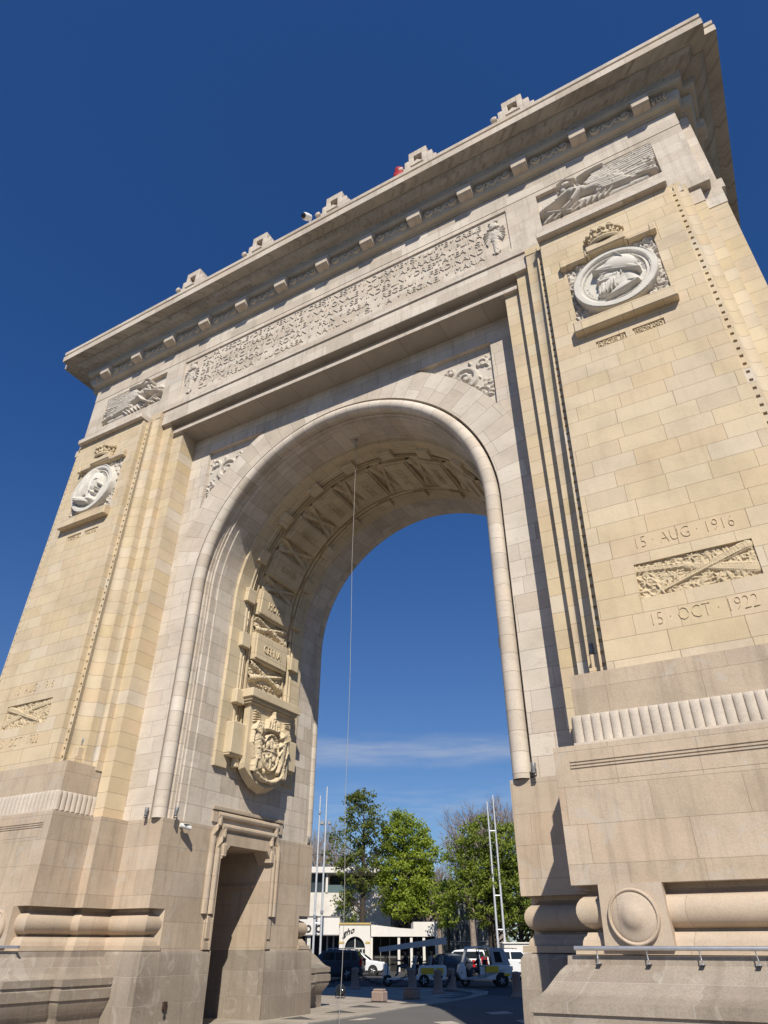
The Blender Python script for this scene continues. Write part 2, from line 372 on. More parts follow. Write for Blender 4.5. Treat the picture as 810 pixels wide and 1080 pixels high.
def granite_mb():
    g=MB()
    P=[(5.3,2.62),(5.3,1.8)]
    # block under the jamb with a chamfered shoulder
    pth=[(5.3,2.55),(5.3,0),(8,0)]
    def ring(d,z): return [(5.3-d,2.55,z),(5.3-d,-d,z),(7.6,-d,z)]
    pr=[(.03,1.8),(.04,1.79),(.1,1.70),(.125,1.0),(.14,0)]
    for (d0,z0),(d1,z1) in zip(pr,pr[1:]):
        a,b=ring(d0,z0),ring(d1,z1)
        for i in (0,1): g.quad(b[i],b[i+1],a[i+1],a[i])
    g.quad((5.27,2.55,1.8),(5.27,-.03,1.8),(7.6,-.03,1.8),(7.6,2.55,1.8))
    path=[(6.73,.3),(6.73,-1.01),(7.04,-1.01),(7.04,-2.4),(13.68,-2.4),(13.68,-1.01),(13.99,-1.01),(13.99,0),(14.3,0),(14.3,YC)]
    prof=[(.03,1.803),(.16,1.80),(.175,1.68),(.205,1.665),(.28,1.60),(.38,1.48),(.47,1.37),(.57,1.28),(.67,1.235),(.70,1.225),(.70,1.08),(.66,1.07),(.66,1.02),(.71,1.0),(.71,.80),(.67,.785),(.67,.70),(.50,.45),(.48,.40),(.48,.0)]
    sweep(g,path,prof); return g
def course_mb():
    c=MB()
    P=[(7.46,0),(7.46,-2.02),(13.26,-2.02),(13.26,0)]
    c.prism(P,5.64,6.5); return c
def flutes_mb():
    f=MB(); x0,x1,y=7.42,13.30,-2.13
    f.box(x0-.02,x1+.02,y-.06,0,5.055,5.15); f.box(x0+.1,x1-.1,y+.1,0,5.15,5.66)
    def reed(cx,cy,ax):
        r=.088; z0,z1=5.15,5.575; V=[];F=[]; n=8
        prof=[(1,z0),(1,z1-.03),(.9,z1+.03),(.6,z1+.075),(.05,z1+.09)]
        for s,z in prof:
            for k in range(n+1):
                a=math.pi*k/n; t=math.cos(a)*r; o=math.sin(a)*r*s*.9
                o*=.62; V.append((cx+t,cy-o,z) if ax=='x' else (cx-o,cy+t,z))
        for i in range(len(prof)-1):
            for k in range(n): F.append((i*(n+1)+k,i*(n+1)+k+1,(i+1)*(n+1)+k+1,(i+1)*(n+1)+k))
        f.add(V,F)
    n=33; w=(x1-x0)/n
    for i in range(n): reed(x0+w*(i+.5),y+.0,'x')
    m=11; w2=1.95/m
    for i in range(m): reed(x0+.01,y+w2*(i+.5),'y')
    for a,b in ((5.57,5.66),): f.box(x0+.05,x1-.05,y+.04,0,a,b)
    return f
def strip_mb():
    a=strip_half(.2)[0]; b=strip_half(.045)[0]
    o=MB().merge(a).merge(MB().merge(b,lambda p:(2*PX-p[0],p[1],p[2]),True))
    o.box(12.72,13.19,-1.0,0,20.13,20.62,faces='xXyzZ'); o.box(13.15,13.72,-.77,0,19.66,20.62,faces='xXyzZ')
    return o
def strip_half(q):
    pin_=(lambda z:8.36) if q<.1 else pin; cef=(lambda z:8.185) if q<.1 else (lambda z:8.05+.31*(z-6.5)/13.85)
    "the stepped and coved edges of the pylon, inner and outer"
    s=MB(); strips=[]
    def plan(z):
        t=(z-6.5)/13.85; s2=7.43+.1*t; s3=(7.72+.26*t if q>.1 else 7.86); ce=cef(z); pi=pin_(z); yy=yp(z)
        cove=[(s3+(ce-s3)*(.18+.82*math.sin(a)),-1.28-(-1.28-(yy+q+.11))*(1-math.cos(a))) for a in [rad(x) for x in range(0,91,15)]]
        return [[(7.0,.02),(7.0,-.77)],[(7.0,-.77),(s2,-.77)],[(s2,-.77),(s2,-1.0)],[(s2,-1.0),(s3,-1.0)],[(s3,-1.0),(s3,-1.28)],[(s3,-1.28)]+cove,[(ce,yy+q+.11),(ce,yy+q)]],[(pi,yy+q),(pi,yy)]
    zb=[5.06,5.06,6.4,6.4,6.4,6.4,6.4]; zt=[19.66,19.66,20.13,20.13,20.62,20.62,20.5]
    for i in range(7):
        a=plan(zb[i])[0][i]; b=plan(zt[i])[0][i]; uo=40*(i+1)+20
        for k in range(len(a)-1):
            u0=uo+k*.1
            s.quad((*a[k],zb[i]),(*a[k+1],zb[i]),(*b[k+1],zt[i]),(*b[k],zt[i]),0,[(u0,zb[i]),(u0+.1,zb[i]),(u0+.1,zt[i]),(u0,zt[i])])
    # little side of the face, and the notched rope strip beside it
    z0,z1=6.5,20.35
    s.quad((pin_(z0),yp(z0)+q,z0),(pin_(z0),yp(z0),z0),(pin_(z1),yp(z1),z1),(pin_(z1),yp(z1)+q,z1))
    n=int((z1-z0-.2)/.2535)
    def row(za,zb_,y0,x0f,x1f):
        s.add([(x0f(za),yp(za)+y0,za),(x1f(za),yp(za)+y0,za),(x1f(zb_),yp(zb_)+y0,zb_),(x0f(zb_),yp(zb_)+y0,zb_),
               (x0f(za),yp(za)+q+.16,za),(x1f(za),yp(za)+q+.16,za),(x1f(zb_),yp(zb_)+q+.16,zb_),(x0f(zb_),yp(zb_)+q+.16,zb_)],
              [(0,1,2,3),(0,4,5,1),(3,2,6,7),(0,3,7,4),(1,5,6,2)],0,[[(700+.1*i,za if i<2 else zb_) for i in range(4)]]*5)
    ce=cef
    mid0=lambda z:ce(z)+.045; mid1=lambda z:ce(z)+.125
    row(z0,z1,q,ce,mid0); row(z0,z1,q,mid1,lambda z:pin_(z)+.02)
    for i in range(n+1):
        za=z0+i*.2535; row(za,min(za+.17,z1),q,mid0,mid1)
    s.quad((mid0(z0),yp(z0)+q+.055,z0),(mid1(z0),yp(z0)+q+.055,z0),(mid1(z1),yp(z1)+q+.055,z1),(mid0(z1),yp(z1)+q+.055,z1))
    # capping blocks of the steps
    for (xa,xb,y,za,zb2) in ((7.53,7.99,-1.0,20.13,20.62),(7.98,8.56,-1.3,20.5,20.8)): s.box(xa,xb,y,0,za,zb2,faces='xXyzZ')
    # carved foot under the cove
    s.box(7.74,8.12,-1.62,-1.0,6.48,6.62); s.box(7.79,8.09,-1.56,-1.0,6.62,6.75); s.bbox(7.83,8.06,-1.5,-1.0,6.75,7.06,.02)
    return s,None
def face_mb():
    f=MB(); z0,z1=6.5,20.35
    holes=[(9.14,11.40,7.87,8.66,.08),(9.12,11.58,16.1,18.62,.09),(9.46,10.22,15.10,15.34,.045),(10.40,11.18,15.10,15.34,.045)]
    xs=sorted({8.0,POUT}|{h[0] for h in holes}|{h[1] for h in holes}); zs=sorted({z0,z1}|{h[2] for h in holes}|{h[3] for h in holes})
    def P(x,z,d=0): return (pin(z) if x==8.0 else x,yp(z)+d,z)
    for a,b in zip(xs,xs[1:]):
        for c,e in zip(zs,zs[1:]):
            h=[q for q in holes if q[0]<=a and b<=q[1] and q[2]<=c and e<=q[3]]
            d=h[0][4] if h else 0
            f.quad(P(a,c,d),P(b,c,d),P(b,e,d),P(a,e,d))
    for a,b,c,e,d in holes:
        f.quad(P(a,c),P(b,c),P(b,c,d),P(a,c,d)); f.quad(P(a,e),P(a,e,d),P(b,e,d),P(b,e)); f.quad(P(a,c),P(a,c,d),P(a,e,d),P(a,e)); f.quad(P(b,c),P(b,e),P(b,e,d),P(b,c,d))
    f.add([(pin(z1),yp(z1),z1),(POUT,yp(z1),z1),(POUT,0,z1),(pin(z1),0,z1)],[(0,1,2,3)])
    # sides of the body behind the steps
    f.quad((2*PX-7.0,-.77,5.06),(2*PX-7.0,YC,5.06),(2*PX-7.0,YC,20.6),(2*PX-7.0,-.77,20.6))
    return f
def mir(mb,sx): return mb if sx>0 else mb.mirrored(0)
# ---- intrados and archivolt: profiles (radius, y) carried up both jambs and round
def arch_path(z0,nleg=6,na=64):
    P=[]; 
    for i in range(nleg): z=z0+(ZC-z0)*i/nleg; P.append(((1,0),z,z))
    for i in range(na+1):
        a=math.pi*i/na; P.append(((math.cos(a),math.sin(a)),ZC,ZC+5.5*a))
    L=ZC+5.5*math.pi
    for i in range(1,nleg+1): z=ZC-(ZC-z0)*i/nleg; P.append(((-1,0),z,L+(ZC-z)))
    return P
def arch_sweep(mb,prof,z0,mat=0,caps=False,usc=1.0,zfloor=None):
    path=arch_path(z0); rings=[]
    for (nx,nz),zb,s in path: rings.append([(nx*r,y,zb+nz*r if nz>1e-9 else zb) for r,y in prof])
    U=[0]
    for a,b in zip(prof,prof[1:]): U.append(U[-1]+math.dist(a,b)*usc)
    for i in range(len(path)-1):
        s0,s1=path[i][2],path[i+1][2]
        for j in range(len(prof)-1):
            mb.quad(rings[i][j],rings[i][j+1],rings[i+1][j+1],rings[i+1][j],mat,[(U[j],s0),(U[j+1],s0),(U[j+1],s1),(U[j],s1)])
    if caps:
        mb.add(rings[0],[tuple(range(len(prof)))],mat); mb.add(rings[-1],[tuple(range(len(prof)))[::-1]],mat)
ZJ=5.06
# front wall of the opening -------------------------------------------------
wall=MB(); ringm=MB()
arch_sweep(ringm,[(5.87,0.0),(7.0,0.0)],ZJ)
def wall_mb():
    w=MB(); R=7.0; n=24; a1=math.acos(6.09/7.0)
    for sgn in (1,-1):
        for i in range(n):
            a,b=a1*i/n,a1*(i+1)/n
            p=[(sgn*R*math.cos(a),0,ZC+R*math.sin(a)),(sgn*7.0,0,ZC+R*math.sin(a)),(sgn*7.0,0,ZC+R*math.sin(b)),(sgn*R*math.cos(b),0,ZC+R*math.sin(b))]
            w.add(p,[(0,1,2,3)])
        zt=ZC+R*math.sin(a1)
        w.quad((sgn*6.09,0,zt),(sgn*7.0,0,zt),(sgn*7.0,0,18.8),(sgn*6.09,0,18.8))
        # rim of the sunk spandrel and its two raised steps
        w.quad((sgn*6.09,0,zt),(sgn*6.09,.15,zt),(sgn*6.09,.15,18.8),(sgn*6.09,0,18.8))
    w.quad((-7,0,18.8),(7,0,18.8),(7,0,19.7),(-7,0,19.7))
    xt=math.sqrt(R*R-(18.8-ZC)**2)
    for sgn in (1,-1):
        w.quad((sgn*xt,0,18.8),(sgn*6.09,0,18.8),(sgn*6.09,.15,18.8),(sgn*xt,.15,18.8))
        m=40; b0=a1; b1=math.asin((18.8-ZC)/R)
        for i in range(m):
            a,b=b0+(b1-b0)*i/m,b0+(b1-b0)*(i+1)/m
            A=(sgn*R*math.cos(a),ZC+R*math.sin(a)); B=(sgn*R*math.cos(b),ZC+R*math.sin(b))
            w.quad((A[0],0,A[1]),(B[0],0,B[1]),(B[0],.15,B[1]),(A[0],.15,A[1]))
            w.quad((A[0],.15,A[1]),(B[0],.15,B[1]),(sgn*6.12,.15,B[1]),(sgn*6.12,.15,A[1]))
    # between the ring and the string course at the crown
    q=30; aa=math.asin((18.8-ZC)/R)
    for i in range(q):
        a,b=aa+(math.pi-2*aa)*i/q,aa+(math.pi-2*aa)*(i+1)/q
        A=(R*math.cos(a),ZC+R*math.sin(a)); B=(R*math.cos(b),ZC+R*math.sin(b))
        if A[1]>18.8 or B[1]>18.8:
            w.quad((A[0],-.001,18.8),(A[0],-.001,max(18.8,A[1])),(B[0],-.001,max(18.8,B[1])),(B[0],-.001,18.8))
    return w
wf=wall_mb(); WALL=wf.build('spandrel_wall',M['white'],ARCH)
RING=ringm.build('archivolt',M['ring'],ARCH)
rw_=MB(); arch_sweep(rw_,[(5.87,2*YC),(7.0,2*YC)],ZJ); xt_=[(7*math.cos(math.pi*i/40),ZC+7*math.sin(math.pi*i/40)) for i in range(41)]
for a,b in zip(xt_,xt_[1:]): rw_.quad((a[0],2*YC,a[1]),(b[0],2*YC,b[1]),(b[0],2*YC,19.8),(a[0],2*YC,19.8))
rw_.box(-13.7,-7.0,2*YC,2*YC+.9,5.06,20.7); rw_.box(7.0,13.7,2*YC,2*YC+.9,5.06,20.7); rw_.box(-7,7,2*YC,2*YC+.9,19.66,20.7)
rw_.build('rear_wall',M['white'],ARCH)
roll=MB(); cr,cy,rr=5.58,.08,.215
prof=[(5.87,0.0),(5.845,.03),(5.845,.30),(5.74,.30)]+[(cr+rr*math.cos(a),cy+rr*math.sin(a)) for a in [rad(50-x) for x in range(0,281,14)]]+[(5.44,.30),(5.39,.30),(5.39,.42),(5.36,.42)]
arch_sweep(roll,prof,ZJ,usc=.02)
ROLL=pair(roll,'roll_moulding',M['roll'],ARCH,40)
vault=MB()
arch_sweep(vault,[(5.36,.42),(5.36,.50),(5.325,.54),(5.325,.80),(5.30,.84),(5.30,1.68),(5.30,YC)],ZJ)
VAULT=both(vault).build('vault',M['white'],ARCH)
bandm=MB()
arch_sweep(bandm,[(5.31,1.68),(5.18,1.68),(5.18,2.26),(5.275,2.26),(5.275,2.74),(5.20,2.74),(5.20,2.80),(5.27,2.83),(5.27,YC)],6.83,caps=True)
BAND=both(bandm).build('vault_band',M['band'],VAULT)
rods=MB()
for y in (2.43,): arch_sweep(rods,[(5.235+.085*math.cos(a),y+k_+.085*math.sin(a)) for k_,aa in ((-.09,(0,330)),(.09,(210,540))) for a in [rad(aa[0]+(aa[1]-aa[0])*i/10) for i in range(11)]],7.6,usc=.02)
pair(rods,'rod_moulding',M['band'],VAULT,50)
# frames on the intrados: up = along the arch from the left jamb over the crown
def fr(phi=None,z=None):
    if z is not None: return Vector((-1,0,0)),Vector((0,0,1)),Vector((0,0,z))
    a=rad(phi); return Vector((math.cos(a),0,math.sin(a))),Vector((math.sin(a),0,-math.cos(a))),Vector((0,0,ZC))
def inmap(F,R=5.18):
    n,t,o=F
    def fn(u,v,h): p=o+n*(R-h)+t*v; return (p.x,u,p.z)   # u = y, v = up, h = towards the void
    return fn
def lbox(mb,fn,u0,u1,v0,v1,h0,h1,b=.0):
    c=MB(); (c.bbox(u0,u1,v0,v1,h0,h1,b) if b else c.box(u0,u1,v0,v1,h0,h1)); mb.merge(c,lambda p:fn(*p))
names=['CERNA','MOTRU','VRANCEA','MARASTI','ROBANESTI','FERDIN','OITUZ','BUDAPESTA','NEAJLOV','DOBROGEA','BRASOV','JIUL']
frames=[fr(z=11.3)]+[fr(phi=p) for p in (174.6,155.8,137,118.2,99.4,80.6,61.8,43,24.2,5.4)]
fR=(Vector((1,0,0)),Vector((0,0,-1)),Vector((0,0,11.3))); frames.append(fR)
for i,F in enumerate(frames):
    fn=inmap(F,5.2); s=MB()
    lbox(s,fn,2.84,4.83,-.53,.53,-.1,.15,.012); lbox(s,fn,2.91,4.76,-.46,.46,.1,.21,.01)
    t=MB(); add_text(t,names[i],.42,.035,lambda x,y,z,fn=fn:fn(YC+x,y-.15,.208+z),offset=-.010,width=1.02)
    MB().merge(s).merge(t).build('name_panel',M['band'],VAULT)
    for y in (2.34,5.33): c=MB(); lbox(c,fn,y-.24,y+.24,-.27,.27,-.1,.19,.02); c.build('console_block',M['band'],VAULT)
def trophy(W,H,res,rng,n=90):
    h=HF(W,H,res); h.leaves(n,.085*H+.02,.05,rng)
    h.cap((.08*W,.22*H),(.9*W,.8*H),.13*H,.09*H,.11); h.cap((.06*W,.78*H),(.93*W,.2*H),.08*H,.15*H,.12)
    h.cap((.02*W,.2*H),(.14*W,.28*H),.17*H,.17*H,.13); h.cap((.86*W,.76*H),(.97*W,.84*H),.17*H,.13*H,.12); h.cap((.84*W,.24*H),(.97*W,.17*H),.18*H,.16*H,.12)
    for k in range(8): h.cap((.3*W+.05*W*k,(.42+.02*k)*H),(.33*W+.05*W*k,(.3+.03*k)*H),.018*H,.018*H,.13)
    h.leaves(n//3,.06*H,.09,rng); h.grit(150,.05,.02,rng); return h
rng=random.Random(4)
TR=[trophy(1.95,.82,.022,random.Random(i),110) for i in range(3)]
mids=[fr(z=10.37),fr(z=12.22)]+[fr(phi=p) for p in (165.2,146.4,127.6,108.8,90,71.2,52.4,33.6,14.8)]
for i,F in enumerate(mids):
    fn=inmap(F,5.262); m=MB(); h=TR[i%3]
    h.mesh(m,lambda u,v,d,fn=fn,i=i:fn(2.86+(u if i%2 else 1.95-u),v-.41,d*1.25)); m.build('trophy_relief',M['carveb'],VAULT,smooth=70)
# ---- the two piers
def bust(kind):
    "portrait roundel, a 2.1 m disc: bearded helmeted profile facing left (0) or a veiled head facing right (1)"
    R=1.13; g=R/1.06; h=HF(2*R,2*R,.0165); c=R; rr=np.hypot(h.X-c,h.Y-c); pol=np.where(rr<R,.10,0.0)
    pol=np.where(rr>R*.82,.20,pol); pol=np.where((rr>R*.845)&(rr<R*.985),.22,pol); pol=np.where((rr<R*.82)&(rr>R*.76),.145,pol); pol=np.where((rr<R*.76)&(rr>R*.735),.165,pol)
    b=HF(2*R,2*R,.0165); C=lambda p,q,r0,r1,ht:b.cap((c+p[0]*g,c+p[1]*g),(c+q[0]*g,c+q[1]*g),r0*g,r1*g,ht); E=lambda x,y,rx,ry,ht,rot=0.,flat=.5:b.ell(c+x*g,c+y*g,rx*g,ry*g,ht,rot,flat=flat)
    if kind==0:
        E(.10,.05,.33,.36,.16,0,.35); E(-.12,.0,.26,.30,.17,0,.4)                     # skull, face
        C((-.26,.14),(-.41,.02),.05,.055,.17); C((-.41,.02),(-.36,-.02),.055,.05,.16)    # nose
        C((-.12,.17),(-.33,.16),.05,.04,.19); E(-.24,.08,.05,.03,.17); C((.02,.0),(-.18,-.03),.12,.10,.19)   # brow, eye, cheek
        C((-.40,-.09),(-.14,-.10),.055,.075,.20)                                           # moustache
        C((-.08,-.12),(-.36,-.46),.20,.10,.18); C((-.3,-.2),(-.44,-.5),.12,.06,.17); C((.1,-.02),(-.02,-.3),.12,.12,.17)
        for k in range(13):
            t=k/12; x=.05-.44*t; y=-.15-.10*t; C((x,y),(x-.06+.02*(k%3),y-.16-.06*(k%3)),.034,.022,.20-.015*(k%2))
        C((.20,.08),(.17,-.06),.055,.035,.205); E(.19,.02,.03,.05,.17); C((.12,.22),(.05,-.2),.022,.02,.20)
        C((.28,.0),(.40,-.45),.16,.2,.14); C((.18,-.2),(.2,-.5),.2,.22,.13)
        E(.20,.36,.43,.33,.25,-.42,.38); C((-.47,.37),(.61,-.13),.045,.04,.235); E(.10,.25,.60,.10,.225,-.43,.5); C((.18,.68),(.30,.45),.05,.03,.27)
        n_=b.h.copy(); lim=(b.Y<c+.37-.46*(b.X-c+.46)-.05)&(b.Y>c+.12-.46*(b.X-c+.46))&(np.abs(b.X-c)<.5)
        C((-.30,-.72),(.50,-.50),.04,.05,.20); E(.14,-.54,.44,.17,.20,.30,.6); C((.30,-.42),(.50,-.50),.08,.06,.21)
        b.h[(b.Y<c-.83+.30*(b.X-c+.3))]=0
    else:
        E(.05,.2,.34,.50,.20,-.15,.35); E(.17,.12,.22,.40,.22,-.12,.4)
        C((.34,.22),(.45,.02),.035,.05,.22); C((.30,-.10),(.38,-.13),.045,.03,.22); C((.30,-.19),(.36,-.20),.04,.03,.215); C((.16,-.27),(.24,-.31),.10,.075,.21); C((.18,.25),(.34,.27),.035,.025,.235); E(.26,.19,.05,.025,.22); E(.12,.0,.16,.2,.23,0,.4)
        E(-.16,.34,.42,.50,.24,.35,.33); E(-.38,.05,.30,.46,.21,-.05,.35)
        for k in range(8): C((.06-.085*k,.80-.035*k),(-.16-.075*k,-.30-.03*k),.028,.034,.27-.008*k)
        C((.08,.72),(.0,.35),.05,.04,.28); C((.0,.35),(.05,-.2),.04,.05,.26)
        C((-.1,-.1),(.02,-.5),.2,.22,.17); C((-.80,-.30),(.20,-.60),.10,.09,.25); E(-.28,-.52,.52,.17,.28,-.33,.4); C((-.74,-.40),(.1,-.72),.05,.05,.27)
    h.h=np.where(rr<R*.80,np.maximum(pol,.10+b.h*1.05*(b.h>0)),pol); return h,R
def pylon_relief(sx):
    rngp=random.Random(11+sx); h=HF(2.46,2.5,.022); o_=lambda x,y:math.hypot(x-1.23,y-1.23)>1.08
    h.leaves(700,.085,.09,rngp,o_); h.leaves(260,.10,.13,rngp,o_)
    for _ in range(90):
        x,y=rngp.uniform(0,2.46),rngp.uniform(0,2.5)
        if o_(x,y): h.ell(x,y,.06,.06,.14); h.cap((x,y),(x+rngp.uniform(-.2,.2),y+rngp.uniform(-.2,.2)),.02,.015,.12); return h
for sx in (1,-1):
    X=lambda x:sx*x
    # body of the pier
    pm=MB().merge(face_mb())
    PIER=mir(pm,sx).build('pier',M['yellow'],ARCH)
    mir(strip_mb(),sx).build('pier_steps',M['strip'],PIER,smooth=30)
    mir(course_mb(),sx).build('base_course',M['ped'],PIER,uoff=.3)
    pair(mir(pedestal_mb(),sx),'pedestal',M['ped'],PIER)
    pair(mir(mould_mb(),sx),'torus_moulding',M['pedm'],PIER,40)
    pair(mir(granite_mb(),sx),'granite_plinth',M['gran'],PIER,35)
    mir(flutes_mb(),sx).build('fluted_band',M['flute'],PIER,smooth=40)
    cb_=MB(); cb_.bbox(12.75,13.21,-1.02,-.5,19.9,20.6,.008); cb_.bbox(13.2,13.74,-.79,-.3,19.75,20.6,.008); mir(cb_,sx).build('capping_block',M['attic'],PIER)
    # end walls of the base
    for k in (8.02,12.70):
        r=MB(); r.add([],[]) if False else None
        P=[(k-.53,1.90),(k+.53,1.90),(k+.50,2.79),(k-.50,2.79)]
        n=4; V=[(x,-2.52,z) for x,z in P]+[(x,-2.0,z) for x,z in P]; r.add(V,[(0,1,2,3),(0,4,5,1),(1,5,6,2),(2,6,7,3),(3,7,4,0)])
        r.lathe([(.40,-.02),(.40,.06),(.387,.08),(.372,.085),(.36,.078),(.352,.06),(.343,.058),(.335,.066),(.30,.078),(.24,.098),(.20,.115),(.165,.14),(.12,.175),(.07,.195),(.03,.20),(.001,.20)],(k,-2.52,2.32),(0,-1,0),48)
        r=mir(r,sx); r.build('roundel_block',M['pedm'],PIER,smooth=28)
    # doorway through the jamb
    d=MB(); xw=5.19
    d.box(9.2,9.3,2.3,5.4,0,5.0,faces='xX'); d.quad((5.22,2.56,1.8),(9.2,2.56,1.8),(9.2,2.56,4.9),(5.22,2.56,4.9)); d.quad((5.22,5.11,1.8),(9.2,5.11,1.8),(9.2,5.11,4.9),(5.22,5.11,4.9)); d.quad((5.34,2.55,4.615),(9.2,2.55,4.615),(9.2,5.12,4.615),(5.34,5.12,4.615)); d.box(5.3,14,2.55,5.12,4.63,5.06,faces='xZ')
    gq=MB(); gq.quad((5.17,2.555,0),(9.2,2.555,0),(9.2,2.555,1.8),(5.17,2.555,1.8)); mir(gq,sx).build('passage_plinth',M['gran'],PIER); gq=MB(); gq.quad((5.17,5.115,0),(9.2,5.115,0),(9.2,5.115,1.8),(5.17,5.115,1.8)); mir(gq,sx).build('passage_plinth',M['gran'],PIER)
    d.box(5.9,9.2,2.549,2.63,3.55,3.63); d.box(5.9,9.2,5.04,5.121,3.55,3.63)
    mir(d,sx).build('passage_wall',M['ped'],PIER)
    fm=MB()
    def prof_tube(pts,r): fm.tube(pts,r,10)
    # two roll mouldings with a step at the head, corbels in the corners and long panels at the foot
    for y0,y1,zt,xo,r in ((2.16,5.50,5.42,5.28,.105),(2.40,5.26,5.10,5.25,.10)):
        yA,yB=y0,y1
        for y,sg in ((yA,1),(yB,-1)):
            prof_tube([(xo,y,2.72),(xo,y,zt-.62),(xo,y+sg*.05,zt-.40),(xo,y+sg*.2,zt-.3),(xo,y+sg*.2,zt)],r)
        prof_tube([(xo,yA+.1,zt),(xo,yB-.1,zt)],r)
    fm.box(5.22,5.32,2.0,5.66,5.56,5.66); fm.box(5.24,5.32,2.02,2.24,5.2,5.5); fm.box(5.24,5.32,5.42,5.64,5.2,5.5)
    fm.box(5.24,5.45,2.45,5.2,4.78,5.02); fm.box(5.22,5.4,2.5,5.16,4.60,4.82)
    for y,sg in ((2.55,1),(5.12,-1)):
        fm.add([(5.16,y,4.2),(5.16,y,4.62),(5.16,y+sg*.36,4.62),(5.75,y,4.2),(5.75,y,4.62),(5.75,y+sg*.36,4.62)],[(0,2,1),(3,4,5),(0,3,5,2),(0,1,4,3),(1,2,5,4)])
        fm.bbox(5.12,5.4,y-sg*.02 if sg>0 else y-.16,y+.16 if sg>0 else y+.02,4.25,4.62,.03)
        ya,yb=(y-.26,y-.02) if sg>0 else (y+.02,y+.26)
        fm.box(5.25,5.32,ya-.04,yb+.04,1.82,2.72); fm.bbox(5.215,5.3,ya,yb,2.08,2.66,.02); fm.box(5.22,5.3,ya-.02,yb+.02,1.83,2.0)
        fm.box(5.2,5.45,y-.06 if sg>0 else y,y if sg>0 else y+.06,1.82,4.62)
    mir(fm,sx).build('doorway_frame',M['ped'],PIER,smooth=35)
    # coat of arms on its bracket
    cm=MB(); fnI=(lambda y,z,n:(sx*(5.18-n),y,z))
    out=[(2.66,9.02),(5.01,9.02),(5.01,7.05),(4.98,6.9),(4.75,6.72),(4.35,6.52),(3.835,6.42),(3.32,6.52),(2.92,6.72),(2.69,6.9),(2.66,7.05)]
    back=[(y,z if z>7 else 7.0-(7.0-z)*1.25) for y,z in out]
    nO=len(out); V=[fnI(y,z,.42) for y,z in out]+[fnI(YC+(y-YC)*.97,z-.02,.12) for y,z in back]+[fnI(YC+(y-YC)*.8,z+.1,-.05) for y,z in back]
    cm.add(V,[tuple(range(nO))]+[(i,(i+1)%nO,nO+(i+1)%nO,nO+i) for i in range(nO)]+[(nO+i,nO+(i+1)%nO,2*nO+(i+1)%nO,2*nO+i) for i in range(nO)])
    def ib(y0,y1,z0,z1,n0,n1,b=.015):
        c=MB(); c.bbox(y0,y1,z0,z1,n0,n1,b); cm.merge(c,lambda p:fnI(*p))
    ib(2.42,5.25,9.2,9.5,-.05,.66,.02); ib(2.5,5.17,9.1,9.2,-.05,.58); ib(2.56,5.11,9.02,9.1,-.05,.50)
    for y0,y1 in ((2.02,2.72),(4.95,5.65)): ib(y0,y1,7.25,8.3,-.05,.30,.03); ib(y0+.02,y1,7.2,7.28,-.05,.24,.02)
    for y0,y1 in ((2.1,2.55),(5.12,5.57)): ib(y0,y1,8.95,9.45,-.05,.22,.03)
    for y0,y1 in ((2.5,2.68),(4.99,5.17)): ib(y0,y1,6.9,7.9,-.05,.16,.02)
    cm.build('coat_of_arms_bracket',M['carveb'],PIER)
    W_,H_=2.2,2.5; h=HF(W_,H_,.017); c=1.1; r5=random.Random(5)
    h.ell(c,1.02,.44,.62,.17,flat=.3); h.ring(c,1.02,.42,.60,.04,.20)
    h.cap((c,.5),(c,1.5),.03,.03,.2); h.cap((c-.36,1.05),(c+.36,1.05),.03,.03,.2); h.ell(c-.2,1.25,.12,.16,.23); h.ell(c+.2,1.25,.12,.14,.23); h.ell(c-.18,.82,.12,.13,.23); h.ell(c+.18,.82,.11,.15,.23)
    h.cap((c-.34,1.78),(c+.34,1.78),.08,.08,.26); 
    for k in range(5): h.cap((c-.3+.15*k,1.84),(c-.24+.12*k,2.16-abs(k-2)*.03),.055,.045,.26)
    h.ell(c,2.2,.09,.12,.28); h.cap((c,2.2),(c,2.42),.03,.03,.27); h.ell(c,1.95,.33,.2,.2)
    for sg in (-1,1):   # supporters rearing on both sides
        h.cap((c+sg*.62,.75),(c+sg*.72,1.45),.17,.21,.24); h.ell(c+sg*.66,1.72,.19,.2,.28); h.cap((c+sg*.62,1.72),(c+sg*.5,1.62),.1,.07,.28)
        h.cap((c+sg*.62,1.4),(c+sg*.42,1.3),.09,.07,.25); h.cap((c+sg*.62,1.2),(c+sg*.44,1.0),.08,.06,.25); h.cap((c+sg*.62,.8),(c+sg*.48,.45),.12,.09,.24); h.cap((c+sg*.74,.7),(c+sg*.8,.3),.1,.08,.22)
        h.cap((c+sg*.82,.7),(c+sg*1.0,1.2),.05,.05,.16); h.cap((c+sg*1.0,1.2),(c+sg*.94,1.6),.05,.08,.18)
        for k in range(7): h.cap((c+sg*(.55+.05*k),1.92),(c+sg*(.7+.05*k),1.5+.02*k),.035,.03,.27)
        for k in range(5): h.cap((c+sg*.7,1.95+.06*k),(c+sg*.98,1.9+.09*k),.04,.03,.16)
    for k in range(14):  # ribbon and foliage below
        a0,a1=math.pi*(1.12+.76*k/14),math.pi*(1.12+.76*(k+1)/14); h.cap((c+.86*math.cos(a0),.72+.66*math.sin(a0)),(c+.86*math.cos(a1),.72+.66*math.sin(a1)),.085,.085,.2)
    h.leaves(60,.1,.16,r5,lambda x,y:abs(x-c)<.6 and .12<y<.55); 
    h.grit(420,.05,.028,r5); h.grit(300,.028,.02,r5)
    cmm=MB(); h.mesh(cmm,lambda u,v,d:fnI(YC-1.1+u,6.55+v,.415+d*.85),mask=lambda x,y:(y>.55)|(((x-1.1)/1.02)**2+((y-.6)/.62)**2<1)); cmm.build('coat_of_arms',M['carveb'],PIER,smooth=70)
